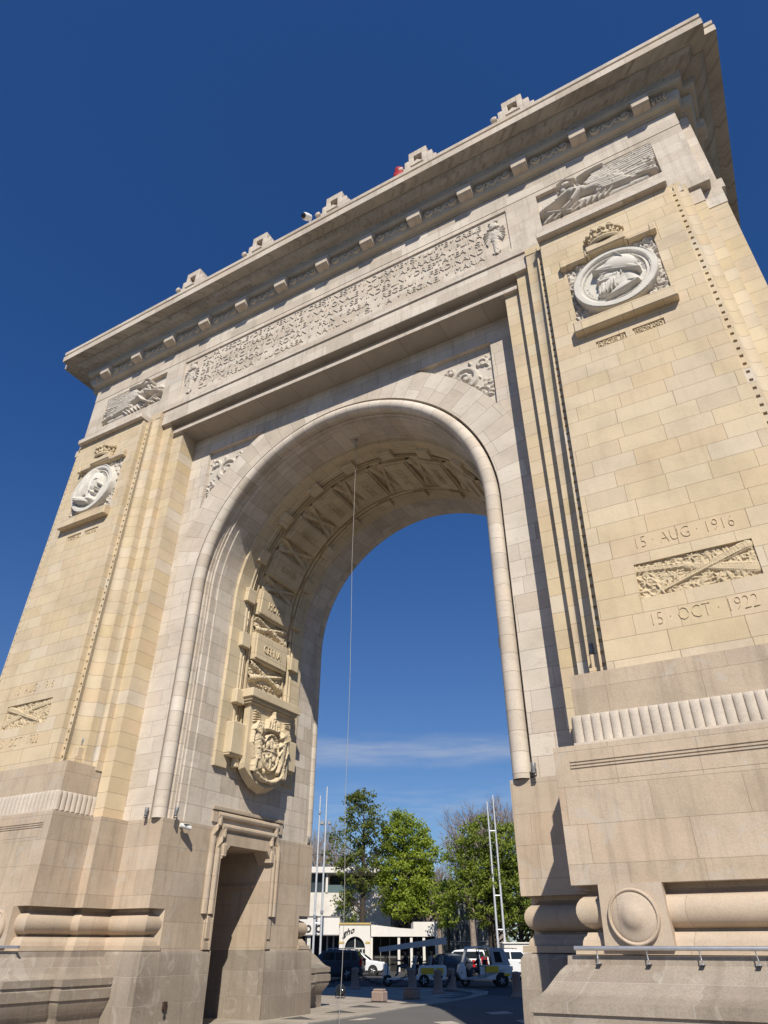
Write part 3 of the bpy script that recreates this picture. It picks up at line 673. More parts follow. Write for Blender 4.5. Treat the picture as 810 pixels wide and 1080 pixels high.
    # front of the pylon: roundel, crown, hood, sill, trophy, lettering
    zc_m=17.33; h,R=bust(0 if sx>0 else 1); mm=MB()
    fx=(lambda x:X(x)) if True else None
    def fmap(u,v,d,cx=10.35,cz=zc_m,base=.0): return (X(cx)+(u-R),yp(cz+v-R)+base-d,cz+v-R)
    h.mesh(mm,lambda u,v,d:fmap(u,v,d),mask=lambda x,y:np.hypot(x-R,y-R)<R*.995)
    nn=96; rim=[(X(10.35)+1.123*math.cos(2*math.pi*i/nn),zc_m+1.123*math.sin(2*math.pi*i/nn)) for i in range(nn)]
    mm.add([(x,yp(z)-.19,z) for x,z in rim]+[(x,yp(z)+.08,z) for x,z in rim]+[(X(10.35)+1.085*math.cos(2*math.pi*i/nn),yp(zc_m)-.222,zc_m+1.085*math.sin(2*math.pi*i/nn)) for i in range(nn)],[(i,(i+1)%nn,nn+(i+1)%nn,nn+i) for i in range(nn)]+[(2*nn+i,2*nn+(i+1)%nn,(i+1)%nn,i) for i in range(nn)])
    def arc_text(s,a0,size):
        v,f=text_mesh(s,size,.03); xs=[p[0] for p in v]; r=.73
        mm.add([((X(10.35)+(r+p[1])*math.cos(rad(a0)-p[0]/r)),yp(zc_m)-.10-p[2],zc_m+(r+p[1])*math.sin(rad(a0)-p[0]/r)) for p in v],f)
    if sx>0: arc_text('FERDINAND · I',236,.105); arc_text('REX · ROM',34,.105)
    else: arc_text('REGINA · ROM',62,.105)
    mm.build('portrait_medallion',M['marble'],PIER,smooth=50)
    sm=MB(); pylon_relief(sx).mesh(sm,lambda u,v,d:(X(10.35)+u-1.23,yp(16.1+v)+.085-d,16.1+v)); sm.build('medallion_surround',M['carvew'],PIER,smooth=70)
    hm=MB()
    def fb(x0,x1,z0,z1,o,b=.02):
        c=MB(); c.bbox(x0,x1,-o,.12,z0,z1,b); hm.merge(c,lambda p:(X(10.35)+(p[0]-10.35),p[1]+yp(p[2]),p[2]))
    fb(9.02,11.66,15.70,16.10,.26,.03); hm.build('sill',M['yellow'],PIER); hm=MB()
    fb(9.05,9.80,18.60,18.74,.17); fb(10.90,11.65,18.60,18.74,.17); fb(9.74,9.86,18.60,18.86,.21); fb(10.84,10.96,18.60,18.86,.21); fb(9.80,10.90,18.66,18.93,.26,.03)
    fb(9.0,9.16,18.55,18.86,.2); fb(11.54,11.7,18.55,18.86,.2)
    hm.build('hood_moulding',M['yellow'],PIER)
    km=MB(); rk=random.Random(3); kx,kz,ky=X(10.36),18.94,yp(19.2)
    def kp(a,rx,rz_,z): return (kx+.88*rx*math.cos(a),ky-.02-.85*rz_*math.sin(a),kz+.92*z)
    A=[math.pi*i/24 for i in range(25)]
    for z,r_ in ((.07,.062),(.20,.04),(.02,.04)): km.tube([kp(a,.52,.34,z) for a in A],r_,8)
    km.add([kp(a,.5,.32,0) for a in A]+[kp(a,.54,.36,.24) for a in A],[(i,i+1,26+i,25+i) for i in range(24)])
    for i in range(11):
        a=math.pi*(i+.5)/11; km.lathe([(.035,0),(.03,.03),(.001,.045)],kp(a,.52,.34,.135),(math.cos(a),-math.sin(a),0),8)
    for i in range(7):
        a=math.pi*(i+.25)/6.5; h_=.2 if i%2 else .27
        km.tube([kp(a,.54,.36,.22),kp(a,.57,.39,.22+h_*.6),kp(a,.6,.41,.22+h_)],[.05,.035,.03],7)
        for q in (-1,0,1): km.lathe([(.045,-.05),(.075,0),(.045,.05),(.001,.06)],kp(a+q*.085,.59,.40,.25+h_*(1.02 if q==0 else .72)),(math.cos(a),-math.sin(a),.6),7)
    for i in range(5):
        a=math.pi*(i+.5)/5; km.tube([kp(a,.5,.33,.24),kp(a,.46,.32,.45),kp(a,.28,.2,.60),kp(a,.02,.02,.66)],[.04,.045,.04,.03],7)
    km.lathe([(.38,.18),(.37,.32),(.25,.46),(.1,.51),(.001,.52)],(kx,ky+.02,kz),(0,0,1),18); km.lathe([(.03,.55),(.075,.62),(.075,.68),(.03,.74),(.001,.75)],(kx,ky-.06,kz),(0,0,1),12)
    km.build('crown',M['carvey'],PIER,smooth=60)
    tm=MB(); h=HF(2.26,.79,.0125); r6=random.Random(8); h.leaves(420,.06,.045,r6); h.leaves(120,.085,.06,r6)
    # two broad sheaths crossing, with a sword over them and oak sprays around
    def band_(p,q,w0,w1,t):
        dx,dy=q[0]-p[0],q[1]-p[1]; L=math.hypot(dx,dy); n_=(-dy/L,dx/L)
        h.cap(p,q,w0,w1,t*.5,base=t*.5)
        for k in (-.55,.55): h.cap((p[0]+n_[0]*w0*k,p[1]+n_[1]*w0*k),(q[0]+n_[0]*w1*k,q[1]+n_[1]*w1*k),.010,.010,t*1.18)
    band_((.05,.66),(.95,.56),.085,.07,.062); band_((1.15,.47),(2.18,.2),.075,.13,.06); band_((.42,.10),(1.95,.62),.045,.07,.075); band_((1.55,.5),(2.16,.70),.09,.11,.078); h.cap((.30,.0),(.50,.24),.04,.04,.085); h.cap((.36,.24),(.46,.02),.03,.03,.09)
    h.ell(1.0,.52,.10,.10,.085)
    for k in range(9): h.cap((.10+.09*k,.735-.01*k),(.12+.09*k,.59-.01*k),.010,.010,.072)
    for k in range(7): h.cap((1.72+.06*k,.66+.014*k),(1.76+.06*k,.52+.02*k),.010,.010,.09)
    for cx_,cy_ in ((.15,.35),(.6,.12),(1.5,.14),(1.1,.7),(2.15,.42),(.75,.38)):
        for k in range(6): a=k*1.05; h.ell(cx_+.07*math.cos(a),cy_+.06*math.sin(a),.075,.026,.06,a)
    h.grit(260,.03,.010,r6)
    if sx<0: h.h=h.h[::-1,:]
    h.mesh(tm,lambda u,v,d:(X(10.27)+u-1.13,yp(7.87+v)+.075-d*.9,7.87+v)); tm.build('trophy_panel',M['carvey'],PIER,smooth=60)
    for s_,z,x,w in (('15 · AUG · 1916',9.02,10.25,1.92),('15 · OCT · 1922',7.25,10.22,1.92)):
        lm=MB(); add_text(lm,s_,.40,.022,lambda a,b,c_,z=z,x=x:(X(x)+a,yp(z+b)-c_+.006,z+b),offset=-.012,width=w); lm.build('date_lettering',M['carvey'],PIER)
    for s_,x,w in ((('REGELE',9.84,.66),('FERDINAND',10.79,.68)) if sx>0 else (('MARIA',9.84,.62),('REGINA',10.79,.66))):
        lm=MB(); add_text(lm,s_,.24,.03,lambda a,b,c_,x=x:(X(x)+a,yp(15.14+b)+.045-c_,15.14+b),width=w); lm.build('name_lettering',M['carvey'],PIER)
# ---- attic, lintel, cornice
YB=-.99
def wall_holes(mb,x0,x1,z0,z1,y,holes):
    xs=sorted({x0,x1}|{h[0] for h in holes}|{h[1] for h in holes}); zs=sorted({z0,z1}|{h[2] for h in holes}|{h[3] for h in holes})
    for a,b in zip(xs,xs[1:]):
        for c,e in zip(zs,zs[1:]):
            hh=[q for q in holes if q[0]<=a and b<=q[1] and q[2]<=c and e<=q[3]]; d=hh[0][4] if hh else 0
            mb.quad((a,y+d,c),(b,y+d,c),(b,y+d,e),(a,y+d,e))
    for a,b,c,e,d in holes:
        mb.quad((a,y,c),(b,y,c),(b,y+d,c),(a,y+d,c)); mb.quad((a,y,e),(a,y+d,e),(b,y+d,e),(b,y,e)); mb.quad((a,y,c),(a,y+d,c),(a,y+d,e),(a,y,e)); mb.quad((b,y,c),(b,y,e),(b,y+d,e),(b,y+d,c))
at=MB(); RX0,RX1=8.62,12.46
wall_holes(at,-13.41,13.41,20.62,23.93,YB,[(-7.52,7.52,21.58,23.74,.06),(RX0,RX1,22.0,23.72,.22),(-RX1,-RX0,22.0,23.72,.22)])
at.box(-13.42,13.42,YB-.012,YB+.2,23.95,24.75,faces='xXyzZ')
for sx in (1,-1):
    at.quad((sx*13.41,YB,20.62),(sx*13.41,-.6,20.62),(sx*13.41,-.6,24.75),(sx*13.41,YB,24.75)); at.quad((sx*13.41,-.6,20.62),(sx*13.75,-.6,20.62),(sx*13.75,-.6,24.75),(sx*13.41,-.6,24.75)); at.quad((sx*13.75,-.6,20.62),(sx*13.75,2*YC,20.62),(sx*13.75,2*YC,24.75),(sx*13.75,-.6,24.75))
    a,b=sorted((sx*12.30,sx*12.76)); at.box(a,b,-1.32,YB+.1,20.34,20.61)
    # ledge under each winged figure, and the step blocks at the outer corner
    a,b=sorted((sx*8.5,sx*12.36)); at.bbox(a,b,-1.83,YB+.1,20.37,20.62,.02)
    a,b=sorted((sx*12.36,sx*13.5)); at.bbox(a,b,-1.12,YB+.2,20.55,20.9,.02)
    a,b=sorted((sx*13.35,sx*13.86)); at.bbox(a,b,-.72,1.0,20.5,20.95,.02)
at.quad((-13.41,YB,20.62),(13.41,YB,20.62),(13.41,.0,20.62),(-13.41,.0,20.62))
at.box(-13.75,13.75,2*YC,2*YC+.99,20.62,24.75,faces='xXY')
ATTIC=at.build('attic',M['attic'],ARCH)
li=MB()
li.bbox(-7.97,7.97,-1.15,-.5,20.13,20.868,.012)          # upper fascia, a dark joint above it
li.bbox(-8.47,8.47,-1.205,-.4,20.87,21.10,.01)
li.box(-7.53,7.53,-.76,-.2,19.66,20.13,faces='y'); li.bbox(-7.46,7.46,-.91,-.3,19.66,19.83,.012)
LINT=li.build('lintel',M['attic'],ARCH)
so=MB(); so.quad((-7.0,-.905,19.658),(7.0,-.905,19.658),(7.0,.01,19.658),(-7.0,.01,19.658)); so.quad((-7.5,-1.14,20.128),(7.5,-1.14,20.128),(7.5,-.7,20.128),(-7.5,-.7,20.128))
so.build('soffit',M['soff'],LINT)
# the inscription
ins=MB(); LW=13.0
L5=['DUPĂ SECOLE DE SUFERINȚE CREȘTINEȘTE ÎNDURATE ȘI LUPTE GRELE','PENTRU PĂSTRAREA FIINȚEI NAȚIONALE DUPĂ APĂRAREA PLINĂ','DE SACRIFICII A CIVILIZAȚIEI UMANE SE ÎNDEPLINI DREPTATEA ȘI','PENTRU POPORUL ROMÂN PRIN SABIA REGELUI FERDINAND','CU ÎMPREUNĂ LUCRAREA NAȚIUNII ȘI A REGINEI MARIA']
for r,line in enumerate(L5):
    ws=line.split(); size=.385; wd=[]
    for w in ws:
        v,_=text_mesh(w,size,.034,-.002); wd.append(max(p[0] for p in v)-min(p[0] for p in v))
    ng=len(ws)-1; k=min(1.0,(LW-ng*.30)/sum(wd)); gap=(LW-sum(wd)*k)/ng; x=-LW/2+.05; z=23.36-r*.418
    for i,w in enumerate(ws):
        add_text(ins,w,size,.034,lambda a,b,c,x=x,z=z,hw=wd[i]*k/2:(x+hw+a,YB+.06-c,z+b),offset=-.002,width=wd[i]*k); x+=wd[i]*k
        if i<ng:
            c=x+gap/2; ins.add([(c-.06,YB+.025,z+.2),(c+.06,YB+.025,z+.2),(c,YB+.025,z+.08),(c-.06,YB+.08,z+.2),(c+.06,YB+.08,z+.2),(c,YB+.08,z+.08)],[(0,1,2),(0,3,4,1),(1,4,5,2),(2,5,3,0)]); x+=gap
ins.build('inscription',M['carvew'],ATTIC)
for sx in (1,-1):
    e=MB(); h=HF(.9,1.85,.02); h.cap((.45,.05),(.45,.75),.08,.12,.14); h.cap((.3,.1),(.6,.1),.06,.06,.1); h.ell(.45,1.02,.2,.36,.17); h.ell(.45,1.55,.17,.2,.18); h.cap((.3,1.75),(.6,1.75),.06,.06,.14); h.cap((.24,1.38),(.66,1.38),.05,.05,.2)
    for sg in (-1,1):
        for k in range(6): h.cap((.45+sg*.12,1.25-.05*k),(.45+sg*(.40-.012*k),1.35-.17*k),.05,.03,.13)
    h.leaves(30,.06,.16,random.Random(2),lambda x,y:.6<y<1.3 and .1<x<.8); h.h*=.62; h.grit(120,.05,.02,random.Random(5))
    h.mesh(e,lambda u,v,d:(sx*7.0-.45+u,YB+.07-d,21.68+v),mask=lambda x,y:(np.abs(x-.45)<.14+.32*np.exp(-((y-1.05)/.5)**2))); e.build('torch_emblem',M['carvew'],ATTIC,smooth=70)
def victory():
    W,H=3.84,1.72; h=HF(W,H,.0125); r=random.Random(6)
    C=lambda p,q,a,b,t:h.cap(p,q,a,b,t)
    # wing: long straight flight feathers reaching the far upper corner, rows of coverts in front of them
    for i in range(8): h.cap((1.9,1.00+.084*i),(3.88,.96+.100*i),.050,.056,.05,base=.13+.006*i)
    for rr_,n,ht,wd in ((.98,6,.20,.078),(.70,6,.225,.072),(.42,5,.25,.066)):
        for k in range(n):
            a=rad(-2+k*(62/n)); h.cap((1.42+(rr_-.06)*math.cos(a)*.95,1.0+(rr_-.06)*math.sin(a)*.72),(1.42+(rr_+.26)*math.cos(a*.85),1.02+(rr_+.24)*math.sin(a*.9)*.70),wd,wd*.85,.045,base=ht-.045)
    P=[(1.32,1.10),(1.28,1.36),(1.42,1.56),(1.75,1.66),(2.3,1.69)]
    for a,b in zip(P,P[1:]): C(a,b,.085,.07,.33)
    # head turned left under a crested helmet
    h.ell(.93,1.18,.18,.22,.40,0,flat=.4); C((.79,1.20),(.735,1.11),.05,.05,.36); C((.86,1.01),(.9,1.0),.10,.08,.36)
    h.ell(1.03,1.34,.30,.20,.46,.25,flat=.4); C((.78,1.40),(1.03,1.53),.055,.065,.50); C((1.03,1.53),(1.36,1.36),.065,.05,.48); C((.74,1.30),(1.28,1.24),.05,.055,.47); C((1.1,1.1),(1.2,1.2),.1,.1,.36)
    # trunk, arms, the staff they hold
    C((1.0,1.0),(1.16,.95),.13,.17,.36); C((1.2,.92),(1.5,.80),.25,.23,.44); C((1.5,.80),(2.0,.70),.22,.20,.38); h.ell(1.3,.82,.13,.12,.49); h.ell(1.42,.95,.12,.1,.47)
    C((1.14,.98),(.66,.76),.13,.105,.44); C((.66,.76),(.22,.58),.105,.075,.42); h.ell(.17,.57,.10,.085,.42)
    C((1.38,.74),(1.12,.42),.135,.11,.46); C((1.12,.42),(.80,.20),.11,.08,.42); h.ell(.78,.19,.10,.085,.42)
    C((.08,.60),(1.02,.10),.08,.08,.31); h.ell(.13,.60,.16,.11,.29,.8)
    # drapery streaming back over the legs
    C((1.95,.72),(2.7,.64),.24,.23,.36); C((2.7,.64),(3.5,.80),.22,.15,.31); C((2.0,.52),(2.9,.40),.22,.20,.31); C((2.9,.40),(3.6,.46),.20,.14,.26); C((1.4,.45),(2.2,.2),.2,.2,.22); C((2.2,.2),(3.4,.2),.18,.16,.19)
    for k in range(6): y=.88-.085*k; h.cap((1.7+.08*k,y),(2.5+.09*k,y-.12+.015*(k%3)),.048,.052,.05,base=.34-.012*k); h.cap((2.5+.09*k,y-.12+.015*(k%3)),(3.4+.03*k,y+.0-.02*k),.052,.05,.05,base=.29-.014*k)
    for k in range(5): C((2.95+.05*k,.80-.10*k),(3.66+.015*k,.95-.17*k),.06,.075,.29+.015*(k%3))
    for k in range(7): h.ell(3.42+.34*r.random(),.95-.75*r.random(),.13,.075,.32,r.uniform(0,2.5))
    # cloth and laurel in the lower left
    for k in range(7): C((.10+.17*k,.08+.06*(k%2)),(.36+.19*k,.32+.06*(k%2)),.07,.045,.25+.03*(k%2))
    for k in range(5): C((1.3+.2*k,.06),(1.52+.22*k,.34),.06,.05,.29)
    for k in range(5): C((.08+.17*k,.82+.07*k),(.36+.17*k,1.06+.03*k),.10,.07,.22)
    h.ell(.5,1.05,.42,.2,.14,.35); h.h=np.maximum(h.h,.05); h.grit(160,.05,.012,r); return h
vh=victory(); vr=MB(); vh.mesh(vr,lambda u,v,d:(RX0+u,YB+.215-d,22.0+v)); vr.build('winged_victory_relief',M['carvew'],ATTIC,smooth=70)
vr=MB(); vh.mesh(vr,lambda u,v,d:(-RX0-u,YB+.215-d,22.0+v)); vr.build('winged_victory_relief',M['carvew'],ATTIC,smooth=70)
# spandrel foliage
for sx in (1,-1):
    h=HF(3.3,2.75,.024); r=random.Random(9); inside=lambda x,y:math.hypot(6.03-x,18.4-2.75+y-ZC)>7.1
    h.spiral(.95,2.0,.44,1.6,.075,.15,1.0); h.ring(.95,2.0,.42,.42,.07,.15); h.spiral(.42,1.15,.25,1.4,.05,.13,2.5,-1); h.spiral(1.85,2.35,.28,1.4,.055,.13,.3,-1); h.spiral(.3,2.45,.2,1.2,.05,.12); h.spiral(1.45,2.52,.16,1.2,.045,.12); h.spiral(.25,.55,.15,1.2,.04,.12); h.spiral(2.5,2.5,.16,1.2,.045,.12)
    h.leaves(150,.1,.13,r,inside)
    m=MB(); h.mesh(m,lambda u,v,d:(sx*(6.03-u),.147-d*.75,15.65+v),mask=lambda x,y:np.hypot(6.03-x,15.65+y-ZC)>7.02); m.build('spandrel_relief',M['carvew'],ARCH,smooth=70)
    # thin raised border of the sunk triangle
# cornice
def plan(d):
    q=[(13.41+d,-.99-d),(13.41+d,-.6-d),(13.75+d,-.6-d)]
    right=q+[(x,2*YC-y) for x,y in q[::-1]]
    return right+[(-x,y) for x,y in right[::-1]]
PL=plan(0)
def loft(mb,prof,capT=False,capB=False,mat=0):
    rings=[[(x,y,z) for x,y in plan(d)] for d,z in prof]; n=len(PL); pv=p_=0.0
    for (ra,rb) in zip(rings,rings[1:]):
        pv+=math.dist(ra[1][1:],rb[1][1:]); u=0
        for i in range(n):
            k=(i+1)%n; L=math.dist(ra[i],ra[k]); mb.quad(ra[i],ra[k],rb[k],rb[i],mat,[(u,p_),(u+L,p_),(u+L,pv),(u,pv)]); u+=L
        p_=pv
    if capT: mb.add(rings[-1],[tuple(range(n))],mat)
    if capB: mb.add(rings[0],[tuple(range(n))],mat)
co=MB()
loft(co,[(.49,25.66),(.52,25.70),(.54,25.84),(.60,25.87),(.74,25.90),(.88,25.98),(.98,26.10),(1.0,26.16),(1.05,26.163),(1.43,26.16)])
COR=co.build('cornice',M['corn'],ARCH)
ct=MB(); loft(ct,[(1.43,26.16),(1.44,26.47),(1.42,26.48),(1.36,26.49),(1.36,26.60),(1.43,26.61),(1.44,26.77),(1.3,26.80),(.3,26.95),(.2,27.0)],capT=True); ct.build('cornice_fascia',M['attic'],COR)
fz=MB(); loft(fz,[(-.05,24.78),(.06,24.78),(.07,24.86),(.22,24.88),(.26,24.93),(.30,25.03),(.31,25.2),(.29,25.34),(.24,25.40),(.24,25.47),(.43,25.475),(.44,25.52),(.48,25.53),(.49,25.55),(.49,25.66)]); fz.build('frieze',M['carvec'],COR)
def modillion(cx):
    m=MB(); w=.27
    P=[(-.95,25.46),(-1.50,25.46),(-1.58,25.42),(-1.58,25.05),(-1.50,25.00),(-1.2,24.96),(-.95,24.96)]
    n=len(P); m.add([(cx-w,y,z) for y,z in P]+[(cx+w,y,z) for y,z in P],[tuple(range(n)),tuple(range(n,2*n))[::-1]]+[(i,n+i,n+(i+1)%n,(i+1)%n) for i in range(n)])
    m.bbox(cx-w-.04,cx+w+.04,-1.47,-1.0,25.36,25.462,.01); return m
mo=modillion(0).build('modillion',M['attic'],COR)
xs=[2.09*i for i in range(-6,7)]
for i,x in enumerate(xs):
    if abs(x)<.01: continue
    c=mo.copy(); COL.objects.link(c); c.location.x+=x
for sx in (1,-1):
    for y in (0.45,2.2,3.9,5.6):
        c=mo.copy(); COL.objects.link(c); c.matrix_parent_inverse=mo.matrix_parent_inverse.copy(); c.rotation_euler=(0,0,sx*math.pi/2); c.location=(sx*(13.75-.99),y,0)
hf=HF(1.46,.40,.013); rf=random.Random(12)
for sg in (-1,1):
    cx=.73+sg*.5; hf.spiral(cx,.2,.17,1.7,.036,.09,0 if sg<0 else math.pi,sg); hf.cap((.73,.06),(.73+sg*.33,.3),.035,.03,.06); hf.cap((.73+sg*.05,.3),(.73+sg*.25,.1),.03,.03,.06); hf.ell(.73+sg*.2,.28,.09,.05,.07,sg*.6)
hf.leaves(50,.05,.05,rf)
fp=MB(); hf.mesh(fp,lambda u,v,d:(u-.73,-1.25-.05*math.sin(math.pi*v/.4)-d*1.2,25.0+v)); p0=fp.build('frieze_scroll',M['carvec'],COR,smooth=70); p0.location.x+=-6*2.09+1.045
for i in range(1,12):
    c=p0.copy(); COL.objects.link(c); c.location.x=p0.location.x+i*2.09
for sx in (1,-1):
    c=p0.copy(); COL.objects.link(c); c.location.x=sx*13.1; c.scale.x=.38
# stepped stone blocks standing on the roof edge
def merlon():
    m=MB(); y0,y1=-1.0,-.1
    def fz_(x0,x1,z0,z1,ya=y0,yb=y1): m.bbox(x0,x1,ya,yb,z0,z1,.02)
    m.box(-.9,.9,y0-.05,y1,26.9,28.9)
    # central block with a square recess
    fz_(-.42,-.19,28.9,30.65); fz_(.19,.42,28.9,30.65); fz_(-.19,.19,30.28,30.65); fz_(-.19,.19,28.9,29.75); m.box(-.19,.19,y0+.3,y1,29.75,30.28)
    fz_(-.62,-.42,28.9,30.12); fz_(.42,.68,28.9,30.12); fz_(-.8,-.62,28.9,29.72); fz_(.68,.86,28.9,29.72)
    m.lathe([(.13,-.1),(.13,.1),(.06,.14)],(-.78,y0-.02,29.62),(0,-1,0),20)
    m.add([(-.3,y0-.12,29.45),(.3,y0-.12,29.45),(.0,y0-.05,29.85),(-.3,y0,29.45),(.3,y0,29.45),(0,y0,29.85)],[(0,1,2),(0,3,4,1),(1,4,5,2),(2,5,3,0)])
    return m
me=merlon().build('roof_block',M['attic'],ARCH)
for k in (-2,-1,1,2):
    c=me.copy(); COL.objects.link(c); c.location.x+=4.23*k
pr_=MB(); pr_.box(-9.3,9.3,-.7,8.3,26.95,28.7); pr_.build('roof_parapet',M['attic'],ARCH)
# ------------------------------------------------------------------ ground
def gmat(name,c1,c2,scale,bump=.3,patch=(.9,1.08)):
    m,nt,b=mat_new(name); k=NT(nt); tc=k.n('ShaderNodeTexCoord'); o=tc.outputs['Object']
    f=k.noise(o,scale,5,.65); col=k.mix(f,c1,c2); g=k.noise(o,.35,6,.6); col=k.mix(1.0,col,k.ramp(g,[(.3,(patch[0],)*3),(.7,(patch[1],)*3)]),'MULTIPLY')
    k.l(col,b.inputs['Base Color']); b.inputs['Roughness'].default_value=.9; b.inputs['Specular IOR Level'].default_value=.25
    bp=k.n('ShaderNodeBump'); bp.inputs['Strength'].default_value=bump; bp.inputs['Distance'].default_value=.02; k.l(f,bp.inputs['Height']); k.l(bp.outputs[0],b.inputs['Normal']); return m
M['asph']=gmat('asphalt',(.045,.045,.048),(.075,.073,.072),30)
M['cobble']=gmat('worn_road_surface',(.10,.095,.09),(.17,.16,.15),14,.5)
M['pave']=stone('pavement_slabs',[(.36,.315,.26),(.40,.35,.29),(.33,.285,.235),(.42,.37,.31)],.6,.6,.006,stain=.3,mcol=(.16,.13,.1),seed=31,fine=.15)
M['pave2']=plain('pale_paver',(.46,.41,.35),.85,var=.15,scale=5)
M['paved']=plain('dark_paver',(.09,.085,.08),.85,var=.2,scale=5)
M['kerb']=plain('kerb_stone',(.36,.33,.29),.85,var=.15,scale=4)
def sheet(name,polys,z,mat):
    m=MB()
    for p in polys: m.add([(x,y,z) for x,y in p],[tuple(range(len(p)))])
    o=m.build(name,mat); tag(o,kind='structure'); return o
sheet('ground',[[(-900,-900),(900,-900),(900,900),(-900,900)]],-.004,M['asph'])
def ringpoly(c,r0,r1,a0,a1,n=48):
    A=[rad(a0+(a1-a0)*i/n) for i in range(n+1)]
    return [(c[0]+r1*math.cos(a),c[1]+r1*math.sin(a)) for a in A]+[(c[0]+r0*math.cos(a),c[1]+r0*math.sin(a)) for a in A[::-1]]
# plaza on both sides of the roadway that runs through the arch
eL=[(-3.3,-24),(-3.3,5),(-3.25,8),(-3.5,12),(-3.4,15),(-3.6,18),(-4.0,20.8),(-4.6,22.3),(-5.8,23.6),(-6.9,24.0)]
eL=[(-3.3,-24)]+eL[1:]
pl=eL+[(-9.7,23.6),(-13,22.4),(-17,19.5),(-21,14),(-22,4),(-24,-8),(-22,-20),(-12,-26)]
pr2=[(-x,y) for x,y in pl]
pr2=[(3.3,-20),(3.3,5),(3.3,15),(3.6,18),(4.0,20.8),(4.6,22.3),(5.8,23.6),(9.7,23.6),(17,19.5),(21,14),(23,6),(26,-8),(26,-20),(12,-26)]
sheet('plaza_pavement',[pl,pr2],.004,M['pave'])  # unseen front stretch is extended to bounce light into the vault
sheet('roadway',[[(-3.3,-26),(3.3,-26),(3.3,18),(3.6,20),(-3.9,20),(-3.4,15)]],0.0,M['cobble'])
inl=[[(-2.89,6.5),(-2.87,7.52),(-2.39,7.45),(-2.52,6.71)],[(-.37,7.29),(.02,7.83),(.58,7.22),(.2,6.8)],[(-.28,11.24),(.17,12.07),(.75,11.26),(.24,10.58)],[(1.6,9.0),(2.0,9.8),(2.6,9.0),(2.1,8.3)],[(-1.6,3.6),(-1.2,4.4),(-.6,3.6),(-1.1,2.9)]]
sheet('road_inlay',inl,.006,M['pave2'])
sheet('pavement_mosaic',[[(-5.6,10.84),(-5.7,12.1),(-4.36,11.3)],[(-5.0,8.4),(-5.1,9.6),(-4.0,8.9)],[(-4.9,5.8),(-4.9,6.9),(-3.9,6.2)],[(-6.3,13.2),(-6.4,14.2),(-5.0,13.6)],[(-4.7,13.1),(-4.8,14.3),(-3.9,13.5)]],.008,M['paved'])
kb=MB()
for a,b in zip(eL[1:],eL[2:]):
    d=Vector((b[0]-a[0],b[1]-a[1])).normalized(); n=Vector((-d.y,d.x))*.16
    kb.prism([a,b,(b[0]+n.x,b[1]+n.y),(a[0]+n.x,a[1]+n.y)][::1],-.01,.035)
kb.prism([(-6.9,24.0),(-9.7,23.6),(-9.7,23.42),(-6.9,23.82)],-.01,.035); kb.prism([(-9.7,23.6),(-13,22.4),(-13,22.2),(-9.7,23.42)],-.01,.035)
tag(kb.build('kerb',M['kerb']),kind='structure')
zz=[]; zw=[]
cx,cy=-1.5,12.0
edge=[(-3.75,17.0),(-3.8,18.2),(-4.05,19.6),(-4.4,20.9),(-5.1,22.0),(-6.1,22.9),(-7.4,23.3)]
for i in range(len(edge)-1):
    a=Vector(edge[i]); b=Vector(edge[i+1]); d=(b-a); n=Vector((-d.y,d.x)).normalized()*1.5; a=a+n*.2; b=b+n*.2
    zz.append([tuple(a),tuple(b),tuple(a+n+d*.5)]); zw.append([tuple(b),tuple(b+n+d*.3),tuple(a+n+d*.5)])
sheet('pavement_mosaic',zz,.0085,M['paved']); sheet('pavement_mosaic',zw,.0085,M['pave2'])
# ------------------------------------------------------------------ fittings on the arch and the plaza
M['gunm']=plain('lamp_housing_metal',(.20,.20,.21),.5,.3,.1)
def floodlight(loc,rz,label):
    t=thing('floodlight',label,'floodlight',loc,rz,'floodlights on the ledges of the arch')
    b=MB(); b.bbox(-.07,.07,-.05,.05,0,.03,.008); b.tube([(-.07,0,.02),(-.075,0,.22)],.012,6); b.tube([(.07,0,.02),(.075,0,.22)],.012,6); b.build('bracket',M['dark'],t,local=True)
    h=MB(); h.lathe([(.03,-.12),(.06,-.1),(.062,.0),(.075,.04),(.08,.2),(.075,.21)],(0,0,.2),(0,.12,1),16); hh=h.build('housing',M['gunm'],t,local=True,smooth=40)
    g=MB(); g.lathe([(.07,.0),(.05,.012),(.001,.014)],(0,.025,.405),(0,.12,1),16); g.build('lens',M['lens'],hh,local=True)
    t.scale=(.72,.72,.72); return t
floodlight((7.86,-1.3,7.06),0,'small bright lamp on the carved foot below the near pier\'s cove')
floodlight((8.03,-1.27,7.06),.3,'small dark lamp in the shade against the near pier\'s face')
floodlight((-7.95,-1.3,7.06),0,'small grey lamp on the carved foot of the far pier\'s cove')
floodlight((5.92,-.12,5.06),0,'small grey lamp at the foot of the near jamb\'s roll moulding')
floodlight((-5.92,-.12,5.06),0,'small lamp left of the roll moulding\'s foot on the far jamb')
floodlight((-5.16+.02,.30,5.06),0,'small lamp just above the white bullet camera on the far jamb')
floodlight((-5.35,7.45,5.06),0,'small lamp on the rear edge of the far jamb, above the block')
